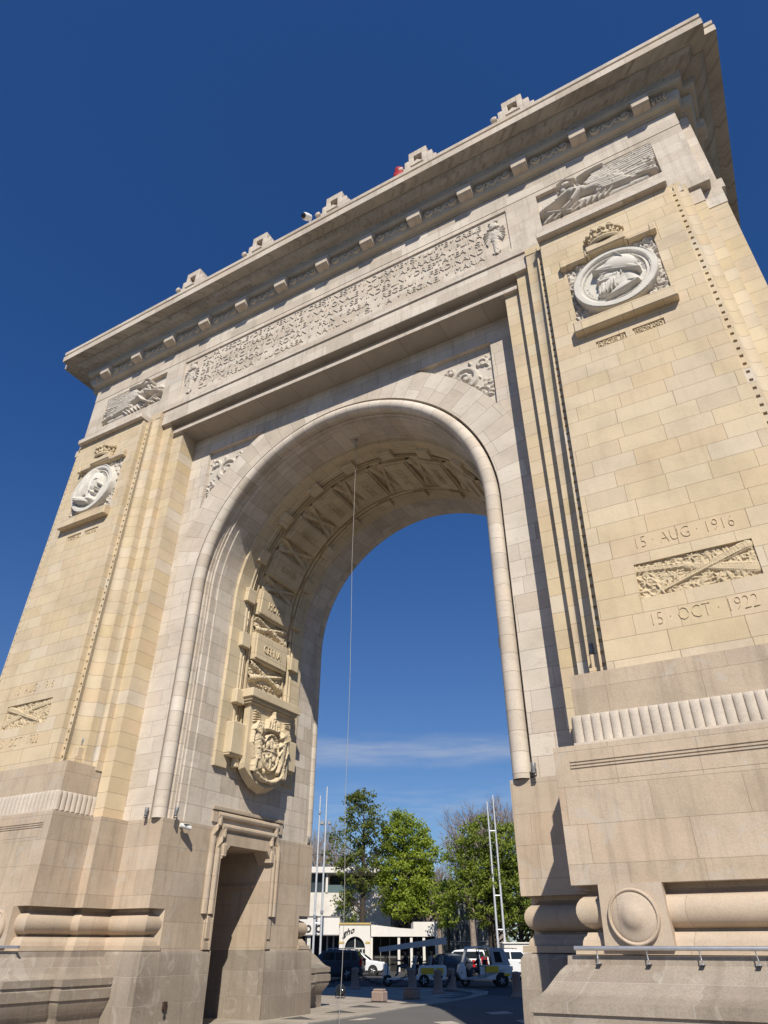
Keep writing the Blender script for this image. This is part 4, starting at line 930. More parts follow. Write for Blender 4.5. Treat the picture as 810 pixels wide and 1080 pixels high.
def security_cam(loc,rz,label,dome=False):
    t=thing('security_camera',label,'security camera',loc,rz)
    b=MB(); b.bbox(-.05,.05,-.05,.0,-.05,.05,.008) if not dome else b.bbox(-.05,.05,-.05,.05,0,.04,.008)
    if dome: b.tube([(0,0,.02),(0,-.4,.58),(-.2,-.9,.77)],.035,8); b.tube([(.25,.1,0),(-.1,-.75,.72)],.022,6)
    else: b.tube([(0,-.03,0),(0,-.14,-.02)],.025,8)
    b.build('bracket',M['whitep'],t,local=True)
    h=MB()
    if dome: h.lathe([(.06,-.22),(.17,-.2),(.2,.0),(.19,.22),(.17,.25)],(-.22,-.95,.95),(-.2,-.6,-.35),20); h.lathe([(.05,0),(.05,.22)],(-.2,-.9,.75),(0,0,1),10)
    else: h.lathe([(.055,-.16),(.065,-.15),(.065,.15),(.06,.16)],(.02,-.2,-.05),(.85,-.45,-.22),16); h.bbox(-.1,.16,-.3,-.12,.015,.03,.004)
    hh=h.build('housing',M['whitep'],t,local=True,smooth=40)
    g=MB()
    if dome: g.lathe([(.165,.0),(.13,.08),(.06,.12),(.001,.13)],(-.22-.2*.34,-.95-.6*.34,.95-.35*.34),(-.2,-.6,-.35),20)
    else: g.lathe([(.052,0),(.03,.008),(.001,.01)],(.02+.85*.161,-.2-.45*.161,-.05-.22*.161),(.85,-.45,-.22),16)
    g.build('lens',M['glass'],hh,local=True,smooth=40); return t
security_cam((-5.3,.72,4.93),math.pi/2,'white bullet camera fixed to the far jamb below the roll moulding\'s foot')
security_cam((-.25,-1.45,26.92),0,'white camera with dark lens on an arm over the roof edge',True).scale=(.8,.8,.8)
# metal pipe carried on brackets along the plinth
def pipe(x0,x1,label):
    t=thing('metal_pipe',label,'metal pipe',((x0+x1)/2,-2.66,1.90)); L=(x1-x0)/2
    p=MB(); p.tube([(-L,0,0),(L,0,0)],.032,14); p.build('pipe',M['steel'],t,local=True,smooth=40)
    n=max(2,int(2*L/.75)); 
    for i in range(n):
        x=-L+.35+(2*L-.5)*i/n
        b=MB(); b.tube([(x,.0,-.01),(x,.01,-.08),(x+.015,-.05,-.15),(x+.015,-.03,-.2)],.010,6); b.bbox(x-.03,x+.04,-.05,.09,-.205,-.19,.003); b.build('bracket',M['steel'],t,local=True)
pipe(7.03,13.6,'thin grey metal pipe on brackets along the near pier\'s plinth')
pipe(-13.6,-6.70,'thin grey metal pipe on brackets along the far pier\'s plinth')
w=MB(); rw=random.Random(2); pts=[(.12+.03*math.sin(i*.7)+rw.uniform(-.012,.012)+.02*i/10,1.27+.02*math.cos(i*.9),17.83-i*.74) for i in range(25)]
w.tube(pts,.0065,6); w.lathe([(.06,0),(.06,.05),(.03,.12),(.02,.35)],(.12,1.27,17.86),(0,0,-1),10)
tag(w.build('hanging_cable',M['wire']),'long thin pale cable hanging from the crown of the vault to the ground','cable')
# dark fitting, and a dark disc for the darkness of the drain hole
t=thing('junction_box','rusty dark metal box with a cable on the grey granite block','box',(-3.9,-.14,.62))
b=MB()
t.location=(-5.3-.0,-.0,0); t.location=(-5.17,.98,.58)
b.bbox(0,.05,-.075,.075,-.09,.1,.006); b.build('casing',plain('rusty_metal',(.06,.035,.025),.8,.2,.4),t,local=True)
b=MB(); b.tube([(.03,.0,-.08),(.05,.03,-.16),(.02,.02,-.25)],.022,8); b.build('cable',M['black'],t,local=True)
b=MB(); b.lathe([(.075,0),(.075,.012),(.06,.02),(.05,.005),(.001,.005)],(-5.185,.10,.46),(1,0,0),20); tag(b.build('drain_hole_disc',M['dark']),'small round dark disc standing in for a drain hole in the grey granite block','drain hole')
# red banner cloth rolled beside a roof block
f=MB(); h=HF(.62,.72,.04)
V=[]
n=14;mz=8
for j in range(mz+1):
    for i in range(n):
        a=2*math.pi*i/n; r=(.34+.05*math.sin(3*a+j))*(1-.02*j*j/mz) * (1 if j<mz else .1); V.append((r*math.cos(a)*1.1,r*math.sin(a)*.7,.16*j-.2 if j<mz else .16*j-.25))
f.add(V,[(j*n+i,j*n+(i+1)%n,(j+1)*n+(i+1)%n,(j+1)*n+i) for j in range(mz) for i in range(n)])
o=MB().merge(f,lambda p:(3.34+p[0]*.62,-1.02+p[1]*.62,29.28+p[2]*.62)).build('rolled_flag',M['red'],None,smooth=60); tag(o,'bundle of bright red cloth beside a stone block on the roof edge','flag')
# ground spotlight, granite bollards with chains, stone block
t=thing('ground_spotlight','round dark spotlight standing on the shaded pavement behind the far pier','spotlight',(-8.46,14.9,.0),.5); t.scale=(.78,.78,.78)
b=MB(); b.bbox(-.2,.2,-.15,.15,0,.05,.01); b.tube([(-.26,0,.04),(-.26,0,.34)],.025,6); b.tube([(.26,0,.04),(.26,0,.34)],.025,6); b.build('bracket',M['dark'],t,local=True)
b=MB(); b.lathe([(.1,-.25),(.22,-.2),(.27,.0),(.27,.12),(.25,.14)],(0,0,.36),(-.2,-.9,.5),20); hh=b.build('housing',M['dark'],t,local=True,smooth=40)
b=MB(); b.lathe([(.24,0),(.18,.03),(.001,.04)],(-.2*.135,-.9*.135,.36+.5*.135),(-.2,-.9,.5),20); b.build('lens',M['glass'],hh,local=True,smooth=40)
M['pink']=stone('pinkish_granite',[(.30,.22,.19),(.37,.28,.245)],blocks=False,stain=.1,fine=.25)
bols=[]
def bollard(x,y,label):
    t=thing('granite_bollard',label,'bollard',(x,y,0),0,'bollards round the plaza')
    b=MB(); b.lathe([(.30,0),(.30,.07),(.27,.10),(.235,.14),(.215,.20),(.19,.80),(.20,.82),(.20,.86),(.17,.91),(.10,.94),(.001,.95)],(0,0,0),(0,0,1),24); b.build('post',M['pink'],t,local=True,smooth=40)
    for sg in (-1,1):
        r=MB(); r.lathe([(.05,0),(.05,.05),(.03,.06)],(sg*.19,0,.66),(sg,0,0),10); r.build('chain_ring',M['dark'],t,local=True)
    bols.append((x,y)); return t
bollard(-11.62,21.3,'leftmost granite bollard, between the dark car and the covered cart'); bollard(-8.5,21.8,'granite bollard in front of the covered cart\'s middle'); bollard(-6.14,19.9,'granite bollard in front of the covered cart\'s tail'); bollard(-6.85,23.0,'granite bollard between the covered cart and the three-wheeler'); bollard(-1.95,19.2,'rightmost granite bollard, partly behind the near pier\'s plinth'); bollard(-15.5,20.0,'bollard further round the plaza behind the far pier')
def chain(a,b,label,z=.66):
    m=MB(); A=Vector((*a,z)); B=Vector((*b,z)); d=(B-A); L=d.length; n=int(L/.16); d2=Vector((d.x,d.y,0)).normalized()
    A+=d2*.22; B-=d2*.22
    pts=[A+(B-A)*(i/n)-Vector((0,0,1))*(.42*4*(i/n)*(1-i/n)) for i in range(n+1)]
    for i in range(n):
        p,q=pts[i],pts[i+1]; c=(p+q)/2; t_=(q-p).normalized(); s_=Vector((0,0,1)).cross(t_).normalized() if i%2 else t_.cross(Vector((0,0,1)).cross(t_)).normalized()
        ring=[c+t_*(.105*math.cos(k*math.pi/4))+s_*(.06*math.sin(k*math.pi/4)) for k in range(9)]
        m.tube(ring,.02,5,caps=False)
    tag(m.build('chain',M['dark']),label,'chain')
chain((-11.62,21.3),(-8.5,21.8),'sagging dark chain between the two left bollards'); chain((-15.5,20.0),(-11.62,21.3),'sagging dark chain running left from the leftmost bollard'); chain((-6.14,19.9),(-6.85,23.0),'short dark chain hanging between the two bollards beside the cart\'s tail')
b=MB(); b.bbox(-.27,.27,-.22,.22,0,.36,.04); b.bbox(-.22,.22,-.17,.17,.35,.43,.03); o=b.moved((-5.95,13.9,0)).build('stone_block',M['pink']); tag(o,'low squat granite block alone on the shaded pavement','stone block')
b=MB(); b.bbox(-.30,.30,-.26,.26,0,.34,.05); b.bbox(-.25,.25,-.21,.21,.33,.42,.04); o=b.moved((-5.5,15.9,0)).build('stone_block',M['pink']); tag(o,'granite block standing in line below the second bollard','stone block')
# ------------------------------------------------------------------ vehicles and people
M['carblue']=plain('dark_blue_paint',(.055,.065,.085),.2,.1,.03,spec=.6); M['carwhite']=plain('white_paint',(.70,.71,.72),.3,0,.03,spec=.6); M['carsilver']=plain('pale_grey_paint',(.42,.44,.47),.3,.3,.03,spec=.6); M['cardark']=plain('slate_paint',(.05,.06,.08),.3,.2,.03,spec=.6)
M['rim']=plain('alloy_rim',(.5,.51,.53),.35,.6,.05); M['lampred']=plain('red_lamp',(.45,.01,.012),.2,0,.05,spec=.6); M['lampw']=plain('clear_lamp',(.7,.72,.75),.12,0,.05,spec=.7)
M['canopy']=plain('grey_canopy_cloth',(.50,.50,.50),.6,0,.06); M['yell']=plain('yellow_sign',(.72,.47,.03),.5,0,.05); M['seatm']=plain('pale_seat_cover',(.35,.36,.38),.7,0,.1); M['clear']=plain('clear_sheet',(.42,.45,.5),.15,0,.08,spec=.6); M['orange']=plain('orange_lamp',(.6,.18,.02),.3)
M['skin']=plain('skin',(.42,.26,.19),.6,0,.05); M['hair']=plain('dark_hair',(.02,.015,.012),.7)
CLOTH={k:plain(k+'_cloth',c,.85,0,.1) for k,c in dict(black=(.02,.02,.024),maroon=(.12,.015,.025),grey=(.10,.11,.13),blue=(.04,.06,.14),white=(.45,.46,.48)).items()}
def wheel(t,x,y,r,w,name='wheel'):
    b=MB(); b.lathe([(r*.62,-w/2),(r*.93,-w/2),(r,-w/3),(r,w/3),(r*.93,w/2),(r*.62,w/2)],(x,y,r),(0,1,0),28); ob=b.build(name,M['black'],t,local=True,smooth=40)
    m=MB(); sg=-1 if y<0 else 1
    m.lathe([(r*.62,w*.32*sg),(r*.60,w*.46*sg),(r*.52,w*.40*sg),(r*.22,w*.36*sg),(r*.16,w*.46*sg),(.001,w*.46*sg)],(x,y,r),(0,1,0),24)
    for k in range(5):
        a=2*math.pi*k/5; m.tube([(x+r*.12*math.cos(a),y+sg*w*.44,r+r*.12*math.sin(a)),(x+r*.55*math.cos(a),y+sg*w*.45,r+r*.55*math.sin(a))],[r*.11,r*.08],6)
    m.build('rim',M['rim'],ob,local=True,smooth=30); return ob
def car(name,label,cat,loc,rz,paint,body,cab,W,wx,r,group=None,rails=False):
    "body: side outline of the lower shell, cab: side outline of the glasshouse (front to back), both x,z with the nose at +x"
    t=thing(name,label,cat,loc,rz,group); b=MB()
    def shell(pl,wf,mb,mat=0):
        n=len(pl); rows=[]
        for yy,ins in ((-1,0.0),(-.94,.0),(.94,0),(1,0)):
            rows.append([(x,(W/2)*wf(x,z)*yy if abs(yy)==1 else (W/2)*wf(x,z)*yy,z) for x,z in pl])
        V=[];
        for y in (-1,1): V+=[(x,y*W/2*wf(x,z),z) for x,z in pl]
        mb.add(V,[tuple(range(n)),tuple(range(n,2*n))[::-1]]+[(i,n+i,n+(i+1)%n,(i+1)%n) for i in range(n)],mat)
    zb=min(z for x,z in body); belt=max(z for x,z in body)
    xl=max(x for x,z in body); 
    wfb=lambda x,z:(1-.10*max(0,(abs(x)/xl-.72)/.28)**2)*(1-.05*max(0,(z-belt+.25)/.25))
    shell(body,wfb,b); ztop=max(z for x,z in cab)
    wfc=lambda x,z:.93-.17*(z-belt)/(ztop-belt+.001)
    shell(cab,wfc,b)
    ob=b.build('body',paint,t,local=True); bv=ob.modifiers.new('b','BEVEL'); bv.width=.045; bv.segments=3; bv.limit_method='ANGLE'; bv.angle_limit=rad(18); ob.data.polygons.foreach_set('use_smooth',[True]*len(ob.data.polygons)); ob.data.set_sharp_from_angle(angle=rad(35))
    # glazing: slightly proud panels on the sides, windscreen and rear screen
    front=[p for p in cab]; g=MB(); cz=lambda f:belt+(ztop-belt)*f
    # cab outline: [front base, front top, ..., rear top, rear base]
    fb,ft,rt,rb=cab[0],cab[1],cab[-2],cab[-1]
    def edge(a,c,f): return (a[0]+(c[0]-a[0])*f,a[1]+(c[1]-a[1])*f)
    for y in (-1,1):
        lo,hi=.10,.86
        x0a,_=edge(fb,ft,lo); x1a,_=edge(fb,ft,hi); x0b,_=edge(rb,rt,lo); x1b,_=edge(rb,rt,hi)
        zl=fb[1]+(ft[1]-fb[1])*lo; zh=fb[1]+(ft[1]-fb[1])*hi; mids=[(x0a+x0b)/2+.12]+([] if abs(x0a-x0b)<2.4 else [x0b+.62])
        cuts=[(x0a-.14,x1a-.06)]+[(m,m) for m in mids]+[(x0b+.12,x1b+.06)]
        for (a0,a1),(b0,b1) in zip(cuts,cuts[1:]):
            p=[(a0-.04,zl),(b0+.04,zl),(b1+.04,zh),(a1-.04,zh)]
            w=MB(); w.add([(x,y*(W/2*wfc(x,z)+.004),z) for x,z in p]+[(x,y*(W/2*wfc(x,z)-.03),z) for x,z in p],[(0,1,2,3),(0,4,5,1),(1,5,6,2),(2,6,7,3),(3,7,4,0)]); w.build('side_window',M['glass'],t,local=True)
    for nm,a,c,sg in (('windscreen',fb,ft,1),('rear_window',rb,rt,-1)):
        p0,p1=edge(a,c,.1),edge(a,c,.88); w=MB(); dx=.02*sg
        w.add([(p0[0]+dx,-W/2*wfc(*p0)*.9,p0[1]+.01),(p0[0]+dx,W/2*wfc(*p0)*.9,p0[1]+.01),(p1[0]+dx,W/2*wfc(*p1)*.88,p1[1]+.01),(p1[0]+dx,-W/2*wfc(*p1)*.88,p1[1]+.01)]+[(p0[0]-.05*sg,-W/2*wfc(*p0)*.9,p0[1]),(p0[0]-.05*sg,W/2*wfc(*p0)*.9,p0[1]),(p1[0]-.05*sg,W/2*wfc(*p1)*.88,p1[1]),(p1[0]-.05*sg,-W/2*wfc(*p1)*.88,p1[1])],[(0,1,2,3),(0,4,5,1),(1,5,6,2),(2,6,7,3),(3,7,4,0)]); w.build(nm,M['glass'],t,local=True)
    xf=max(x for x,z in body); xr=min(x for x,z in body)
    for y in (-1,1):
        for x in wx:
            a=MB(); a.lathe([(r*1.14,0),(r*1.14,.012),(.001,.012)],(x,y*(W/2-.012),r*1.02),(0,y,0),28); a.build('wheel_arch',M['black'],t,local=True)
            wheel(t,x,y*(W/2-.085),r,.22)
        l=MB(); l.bbox(xf-.36,xf-.02,min(y*W*.28,y*W*.43),max(y*W*.28,y*W*.43),belt-.32,belt-.14,.03); l.build('headlight',M['lampw'],t,local=True)
        l=MB(); l.bbox(xr-.015,xr+.16,min(y*W*.36,y*W*.465),max(y*W*.36,y*W*.465),belt-.30,belt+.12,.02); l.build('tail_light',M['lampred'],t,local=True)
        l=MB(); l.bbox(fb[0]-.55,fb[0]-.38,min(y*W*.5,y*(W*.5+.2)),max(y*W*.5,y*(W*.5+.2)),belt-.02,belt+.13,.04); l.build('wing_mirror',paint,t,local=True)
        for k,x in enumerate(((wx[0]+wx[1])/2+.05,wx[1]+.32)):
            l=MB(); l.bbox(x,x+.18,min(y*(W/2-.01),y*(W/2+.02)),max(y*(W/2-.01),y*(W/2+.02)),belt-.16,belt-.12,.01); l.build('door_handle',paint,t,local=True)
        if rails:
            l=MB(); l.tube([(ft[0]-.25,y*W*.36,ztop-.01),(ft[0]-.3,y*W*.36,ztop+.05),(rt[0]+.3,y*W*.36,ztop+.05),(rt[0]+.25,y*W*.36,ztop-.01)],.022,8); l.build('roof_rail',M['dark'] if paint!=M['carblue'] else M['steel'],t,local=True)
    u=MB(); u.box(xr+.2,xf-.2,-W*.45,W*.45,.18,zb+.06); u.build('underbody',M['black'],t,local=True)
    return t
SUV=[(-2.2,.36),(-2.28,.62),(-2.24,1.05),(-1.2,1.08),(.95,1.06),(1.95,.98),(2.22,.82),(2.28,.5),(2.15,.32)]; SUVC=[(1.05,1.04),(.30,1.60),(-.5,1.68),(-1.85,1.62),(-2.2,1.04)]
HB=[(-1.95,.34),(-2.02,.6),(-1.98,.98),(-1,.98),(1.0,.95),(1.85,.84),(2.0,.68),(2.02,.42),(1.9,.3)]; HBC=[(1.05,.94),(.32,1.42),(-.6,1.48),(-1.35,1.36),(-1.9,.95)]
car('parked_suv','dark blue sport utility car with roof rails parked behind the far pier','car',place(-3.6,53.5),YAW+math.pi-.12,M['carblue'],SUV,SUVC,1.85,(1.38,-1.35),.36,rails=True)
car('white_car','white saloon car behind the dark blue one','car',place(-2.0,61.5),YAW-.1,M['carwhite'],HB,HBC,1.75,(1.25,-1.25),.32)
car('white_suv','white sport utility car behind the three-wheeler, cut off by the near pier','car',place(9.3,57),YAW+.05,M['carwhite'],SUV,SUVC,1.85,(1.38,-1.35),.36,rails=True)
car('silver_van','pale car with sloping bonnet parked left of the three-wheeler','car',place(5.7,60),YAW+math.pi-.25,M['carwhite'],SUV,SUVC,1.8,(1.38,-1.35),.34)
car('slate_car','slate grey car mostly hidden behind the covered cart\'s tail','car',place(3.9,53.5),YAW+math.pi+.1,M['cardark'],HB,HBC,1.75,(1.25,-1.25),.32)
def person(name,label,loc,rz,top,legs,pose='sit',arms=None,hair=True,lean=0.0,cap=None):
    V=[];E=[];R=[];K=[]
    def add(p,r,par,k):
        V.append(p); R.append(r); K.append(k)
        if par is not None: E.append((par,len(V)-1))
        return len(V)-1
    L=lean
    pel=add((0,0,.0),.15,None,'legs'); wa=add((.02+L*.1,0,.17),.135,pel,'top'); ch=add((.03+L*.3,0,.38),.155,wa,'top'); nk=add((.04+L*.45,0,.54),.06,ch,'skin'); hd=add((.07+L*.5,0,.64),.085,nk,'skin'); hd2=add((.08+L*.5,0,.74),.088,hd,'hair'); 
    for sg in (-1,1):
        sh=add((.03+L*.36,sg*.19,.46),.075,ch,'top'); a=(arms or [(.12,.24,.22),(.38,.18,.22)])
        el=add((a[0][0]+L*.3,sg*a[0][1],a[0][2]),.05,sh,'top'); wr=add((a[1][0]+L*.2,sg*a[1][1],a[1][2]),.035,el,'skin'); hn=add((a[1][0]+.09+L*.2,sg*a[1][1]*.95,a[1][2]+.0),.04,wr,'skin')
        for q in (-.03,-.01,.012,.032): add((a[1][0]+.17-abs(q)+L*.2,sg*(a[1][1]*.95+q),a[1][2]-.03),.011,hn,'skin')
        hp=add((.05,sg*.10,-.02),.105,pel,'legs'); kn=add((.46,sg*.13,.03),.075,hp,'legs'); an=add((.50,sg*.13,-.38),.05,kn,'legs'); add((.64,sg*.14,-.43),.045,an,'shoe')
    me=bpy.data.meshes.new(name); me.from_pydata(V,E,[]); ob=bpy.data.objects.new(name,me); COL.objects.link(ob)
    sk=ob.modifiers.new('s','SKIN'); me.skin_vertices.new() if not me.skin_vertices else None
    for i,v in enumerate(me.skin_vertices[0].data): v.radius=(R[i],R[i]); v.use_root=(i==0)
    ss=ob.modifiers.new('d','SUBSURF'); ss.levels=1; ss.render_levels=1
    dg=bpy.context.evaluated_depsgraph_get(); dg.update(); m2=bpy.data.meshes.new_from_object(ob.evaluated_get(dg)); bpy.data.objects.remove(ob)
    mats=[CLOTH[top],CLOTH[legs],M['skin'],M['hair'],M['black']]; mi={'top':0,'legs':1,'skin':2,'hair':3,'shoe':4}
    m2.materials.clear()
    for m in mats: m2.materials.append(m)
    P=np.array(V)
    for p in m2.polygons:
        c=np.array(p.center); best=None; bd=9
        for a,b in E:
            d=P[b]-P[a]; t_=min(1,max(0,float(((c-P[a])@d)/(d@d+1e-9)))); q=np.linalg.norm(c-P[a]-t_*d)
            if q<bd: bd=q; best=K[b] if t_>.35 else K[a]
        if best=='hair' and c[0]>.12+L*.5 and c[2]<.76: best='skin'
        p.material_index=mi[best]; p.use_smooth=True
    m2.name=name; ob=bpy.data.objects.new(name,m2); COL.objects.link(ob); ob.location=loc; ob.rotation_euler=(0,0,rz); tag(ob,label,'person')
    # face
    fx=.155+L*.5
    f=MB(); f.tube([(fx-.01,0,.70),(fx+.025,0,.655),(fx-.005,0,.64)],[.008,.014,.01],6); f.build('nose',M['skin'],ob,local=True,smooth=60)
    f=MB(); 
    for y in (-.033,.033): f.lathe([(.011,0),(.008,.006),(.001,.008)],(fx-.006,y,.70),(1,0,0),8)
    f.build('eyes',M['black'],ob,local=True)
    h=MB(); hx=.06+L*.5; prof=[(.108,-.02),(.112,.03),(.10,.08),(.07,.115),(.001,.13)]; h.lathe(prof,(hx-.012,0,.715),(-.25,0,1),14); h.build('hair',M['hair'] if cap is None else CLOTH[cap],ob,local=True,smooth=60)
    return ob
# the covered sightseeing cart, nose to the left
CL=place(-.07,45.6)-Vector((0,0,0)); Q=RT; cz=YAW+math.pi
T=thing('sightseeing_cart','white open sightseeing cart with long sloping grey canopy and pale seats','cart',place(1.7,45.6),cz)
# local x forward (left in the picture), y to the photographer's side is +y
def part(m,n,mat,par=T,sm=0): return m.build(n,mat,par,local=True,smooth=sm)
m=MB(); m.bbox(-1.75,1.55,-.62,.62,.30,.42,.03); m.bbox(-1.75,.25,-.66,.66,.30,.52,.03); part(m,'chassis',M['carwhite'])
m=MB(); m.bbox(-1.78,-.25,-.68,.68,.48,.98,.05); part(m,'rear_body',M['carwhite'])
m=MB(); m.extrude([(1.5,.35),(1.72,.6),(1.7,1.02),(1.5,1.08),(1.38,.8),(1.38,.35)],-.5,.5); part(m,'front_cowl',M['carwhite'])
for y in (-1,1):
    wheel(T,1.5,y*.52,.27,.18); wheel(T,-.52,y*.60,.29,.2); wheel(T,-1.45,y*.60,.29,.2) if False else None
m=MB(); m.lathe([(.22,0),(.22,.03),(.15,.06),(.001,.07)],(1.72,.0,.42),(1,0,0),20); part(m,'headlight',M['lampw'],T,40)
m=MB(); 
P=[(2.0,1.80),(1.0,1.93),(-.6,2.10),(-1.82,2.30),(-1.84,2.22),(-.6,2.02),(1.0,1.85),(1.96,1.72)]
m.extrude(P,-.72,.72); m.box(-1.86,1.7,.70,.715,1.86,2.0,faces='yY') if False else None
m.extrude([(1.98,1.82),(-1.84,2.32),(-1.84,1.98),(-.6,1.86),(1.0,1.70),(1.95,1.60)],.70,.73); m.extrude([(1.98,1.82),(-1.84,2.32),(-1.84,1.98),(-.6,1.86),(1.0,1.70),(1.95,1.60)],-.73,-.70)
part(m,'canopy',M['canopy'])
for x,zt in ((1.5,1.8),(.35,1.98),(-.75,2.05),(-1.72,2.22)):
    for y in (-.62,.62):
        m=MB(); m.tube([(x,y,.42),(x,y,zt)],.022,8); part(m,'canopy_post',M['dark'])
for x in (.25,-.62,-1.25):
    m=MB(); m.bbox(x-.25,x+.22,-.58,.58,.74,.86,.04); sq=part(m,'seat',M['seatm'])
    m=MB(); m.add([(x-.3,-.58,.84),(x-.3,.58,.84),(x-.42,.58,1.42),(x-.42,-.58,1.42),(x-.2,-.58,.84),(x-.2,.58,.84),(x-.33,.58,1.44),(x-.33,-.58,1.44)],[(0,1,2,3),(4,7,6,5),(0,4,5,1),(3,2,6,7),(0,3,7,4),(1,5,6,2)])
    for k in range(5): m.box(x-.24+.0,x-.19,-.5+.22*k,-.4+.22*k,.9,1.36)
    m.build('backrest',M['seatm'],sq,local=True)
m=MB(); m.tube([(1.4,.0,.95),(1.2,0,1.05)],.02,6); m.tube([(1.19+.0*k,.17*math.cos(k*math.pi/8),1.06+.17*math.sin(k*math.pi/8)) for k in range(17)],.016,6,caps=False); part(m,'steering_wheel',M['black'])
m=MB(); m.bbox(-1.1,-.36,.685,.70,.58,.86,.006); sg=part(m,'advert_panel',M['yell'])
m=MB(); m.bbox(-1.6,-1.2,.685,.70,.58,.86,.006); part(m,'advert_panel',M['yell'])
m=MB(); m.bbox(-1.80,-1.76,.44,.62,.55,.78,.01); part(m,'tail_light',M['lampred'])
m=MB(); m.lathe([(.07,0),(.06,.05),(.001,.07)],(1.62,.55,1.45),(.8,.3,.2),14); m.tube([(1.55,.5,1.1),(1.62,.55,1.45)],.012,6); part(m,'wing_mirror',M['dark'])
def at_cart(x,y,z): 
    c,s=math.cos(cz),math.sin(cz); p=T.location; return (p.x+x*c-y*s,p.y+x*s+y*c,z)
person('person','driver in dark clothes at the front of the covered cart',at_cart(.45,.22,.93),cz,'black','grey',arms=[(.2,.24,.24),(.55,.14,.28)])
person('person','passenger in black leaning on the middle seat of the covered cart',at_cart(-.42,.2,.93),cz,'black','black',lean=.25)
person('person','passenger with maroon top and pale sleeve on the rear seat of the covered cart',at_cart(-1.05,.22,.95),cz,'maroon','blue')
# the three-wheeled taxi, nose to the left
T3=thing('three_wheeled_taxi','white three-wheeled taxi with open cab, clear rear hood and yellow panels','taxi',place(5.62,45.4),cz)
p3=lambda m,n,mat,sm=0,par=None: m.build(n,mat,par or T3,local=True,smooth=sm)
m=MB(); m.extrude([(1.35,.32),(1.5,.62),(1.42,.98),(1.22,1.12),(1.10,.98),(1.06,.42),(.30,.40),(.30,.98),(-.25,1.0),(-1.35,1.0),(-1.48,.9),(-1.5,.42),(-1.3,.32)],-.66,.66); ob=p3(m,'body',M['carwhite']); bv=ob.modifiers.new('b','BEVEL'); bv.width=.05; bv.segments=3; bv.limit_method='ANGLE'
m=MB(); m.extrude([(1.22,1.12),(1.16,1.10),(.92,1.74),(.98,1.76)],-.58,.58); p3(m,'windscreen',M['clear'])
m=MB(); m.extrude([(1.05,1.74),(.95,1.84),(.3,1.88),(-.35,1.84),(-.35,1.79),(.3,1.82),(.98,1.72)],-.63,.63); p3(m,'roof',M['whitep'])
m=MB(); m.extrude([(-.3,1.80),(-.42,1.0),(-1.42,1.0),(-1.1,1.74),(-.9,1.8)],-.62,.62); p3(m,'rear_hood',M['clear'])
for y in (-.625,.61):
    m=MB(); m.extrude([(-.5,1.62),(-.58,1.12),(-.98,1.12),(-.86,1.62)],y,y+.015); p3(m,'side_window',M['glass'])
    m=MB(); m.tube([(1.2,y*.95,1.05),(.98,y*.95,1.74)],.025,6); p3(m,'pillar',M['carwhite']); m=MB(); m.tube([(.3,y*.97,.95),(.3,y*.97,1.8)],.025,6); p3(m,'pillar',M['carwhite']); m=MB(); m.tube([(-.33,y*.97,.98),(-.12,y*.97,1.8)],.03,6); p3(m,'pillar',M['dark'])
    m=MB(); m.lathe([(.36,0),(.36,.015),(.001,.016)],(-.88,y*1.06,.32),(0,1 if y>0 else -1,0),24); p3(m,'wheel_arch',M['black'])
wheel(T3,1.12,.0,.25,.7) if False else None
wheel(T3,1.12,.34,.25,.2); wheel(T3,-.88,.60,.28,.18); wheel(T3,-.88,-.60,.28,.18)
m=MB(); m.bbox(-.72,-.02+.06,.665,.68,.66,.96,.006); p3(m,'advert_panel',M['yell']); m=MB(); m.bbox(-1.35,-1.0,.665,.68,.5,.62,.006); p3(m,'advert_panel',M['yell'])
m=MB(); m.bbox(-1.53,-1.46,.42,.6,.75,.95,.02); p3(m,'tail_light',M['lampred']); m=MB(); m.lathe([(.1,0),(.08,.05),(.001,.06)],(1.46,.35,.7),(1,.2,0),14); p3(m,'headlight',M['lampw'],40); m=MB(); m.bbox(1.3,1.36,.62,.68,.6,.7,.015); p3(m,'indicator',M['orange'])
m=MB(); m.bbox(.0,.5,-.5,.5,.62,.74,.04); m.bbox(-.12,.02,-.5,.5,.7,1.25,.04); p3(m,'seat',M['black']); m=MB(); m.tube([(1.1,0,.9),(.95,0,1.12)],.03,6); m.tube([(.95,-.3,1.12),(.95,.3,1.12)],.018,6); p3(m,'handlebar',M['black'])
m=MB(); m.tube([(.35,.68,.45),(.33,.70,.95),(.0,.70,.95),(.0,.68,.45)],.016,6); p3(m,'step_rail',M['dark'])
c,s=math.cos(cz),math.sin(cz); pp=T3.location
person('person','driver in black sitting in the open cab of the three-wheeled taxi',(pp.x+.25*c-.1*s,pp.y+.25*s+.1*c,.80),cz,'black','grey',arms=[(.25,.25,.26),(.55,.24,.30)])
# ------------------------------------------------------------------ buildings beyond the street
M['stucco']=stone('white_cladding',[(.66,.62,.57),(.70,.66,.61)],1.5,.75,.006,jit=False,stain=.08,mcol=(.4,.37,.34),mfac=.5,seed=40,fine=.05)
M['stuccop']=plain('white_render',(.68,.65,.61),.8,0,.06,1.5); M['ochre']=plain('ochre_trim',(.50,.37,.14),.8); M['greyw']=plain('grey_wall',(.17,.165,.16),.8,0,.15,1.2); M['shade']=plain('interior_shade',(.02,.018,.017),.8); M['greyglass']=plain('grey_glass',(.05,.065,.075),.08,0,.15,.6,spec=.6); M['frame']=plain('window_frame',(.6,.58,.54),.5); M['balus']=plain('green_glass_rail',(.12,.17,.18),.1,0,.1,spec=.6); M['letter']=plain('black_lettering',(.02,.02,.02),.5)
DB=70
def bldg(name,label,lat,D,group=None): return thing(name,label,'building',place(lat,D),YAW,group)
B=bldg('white_building','tall white flat roofed building with a recessed glazed balcony, behind the dark tree',0,84)
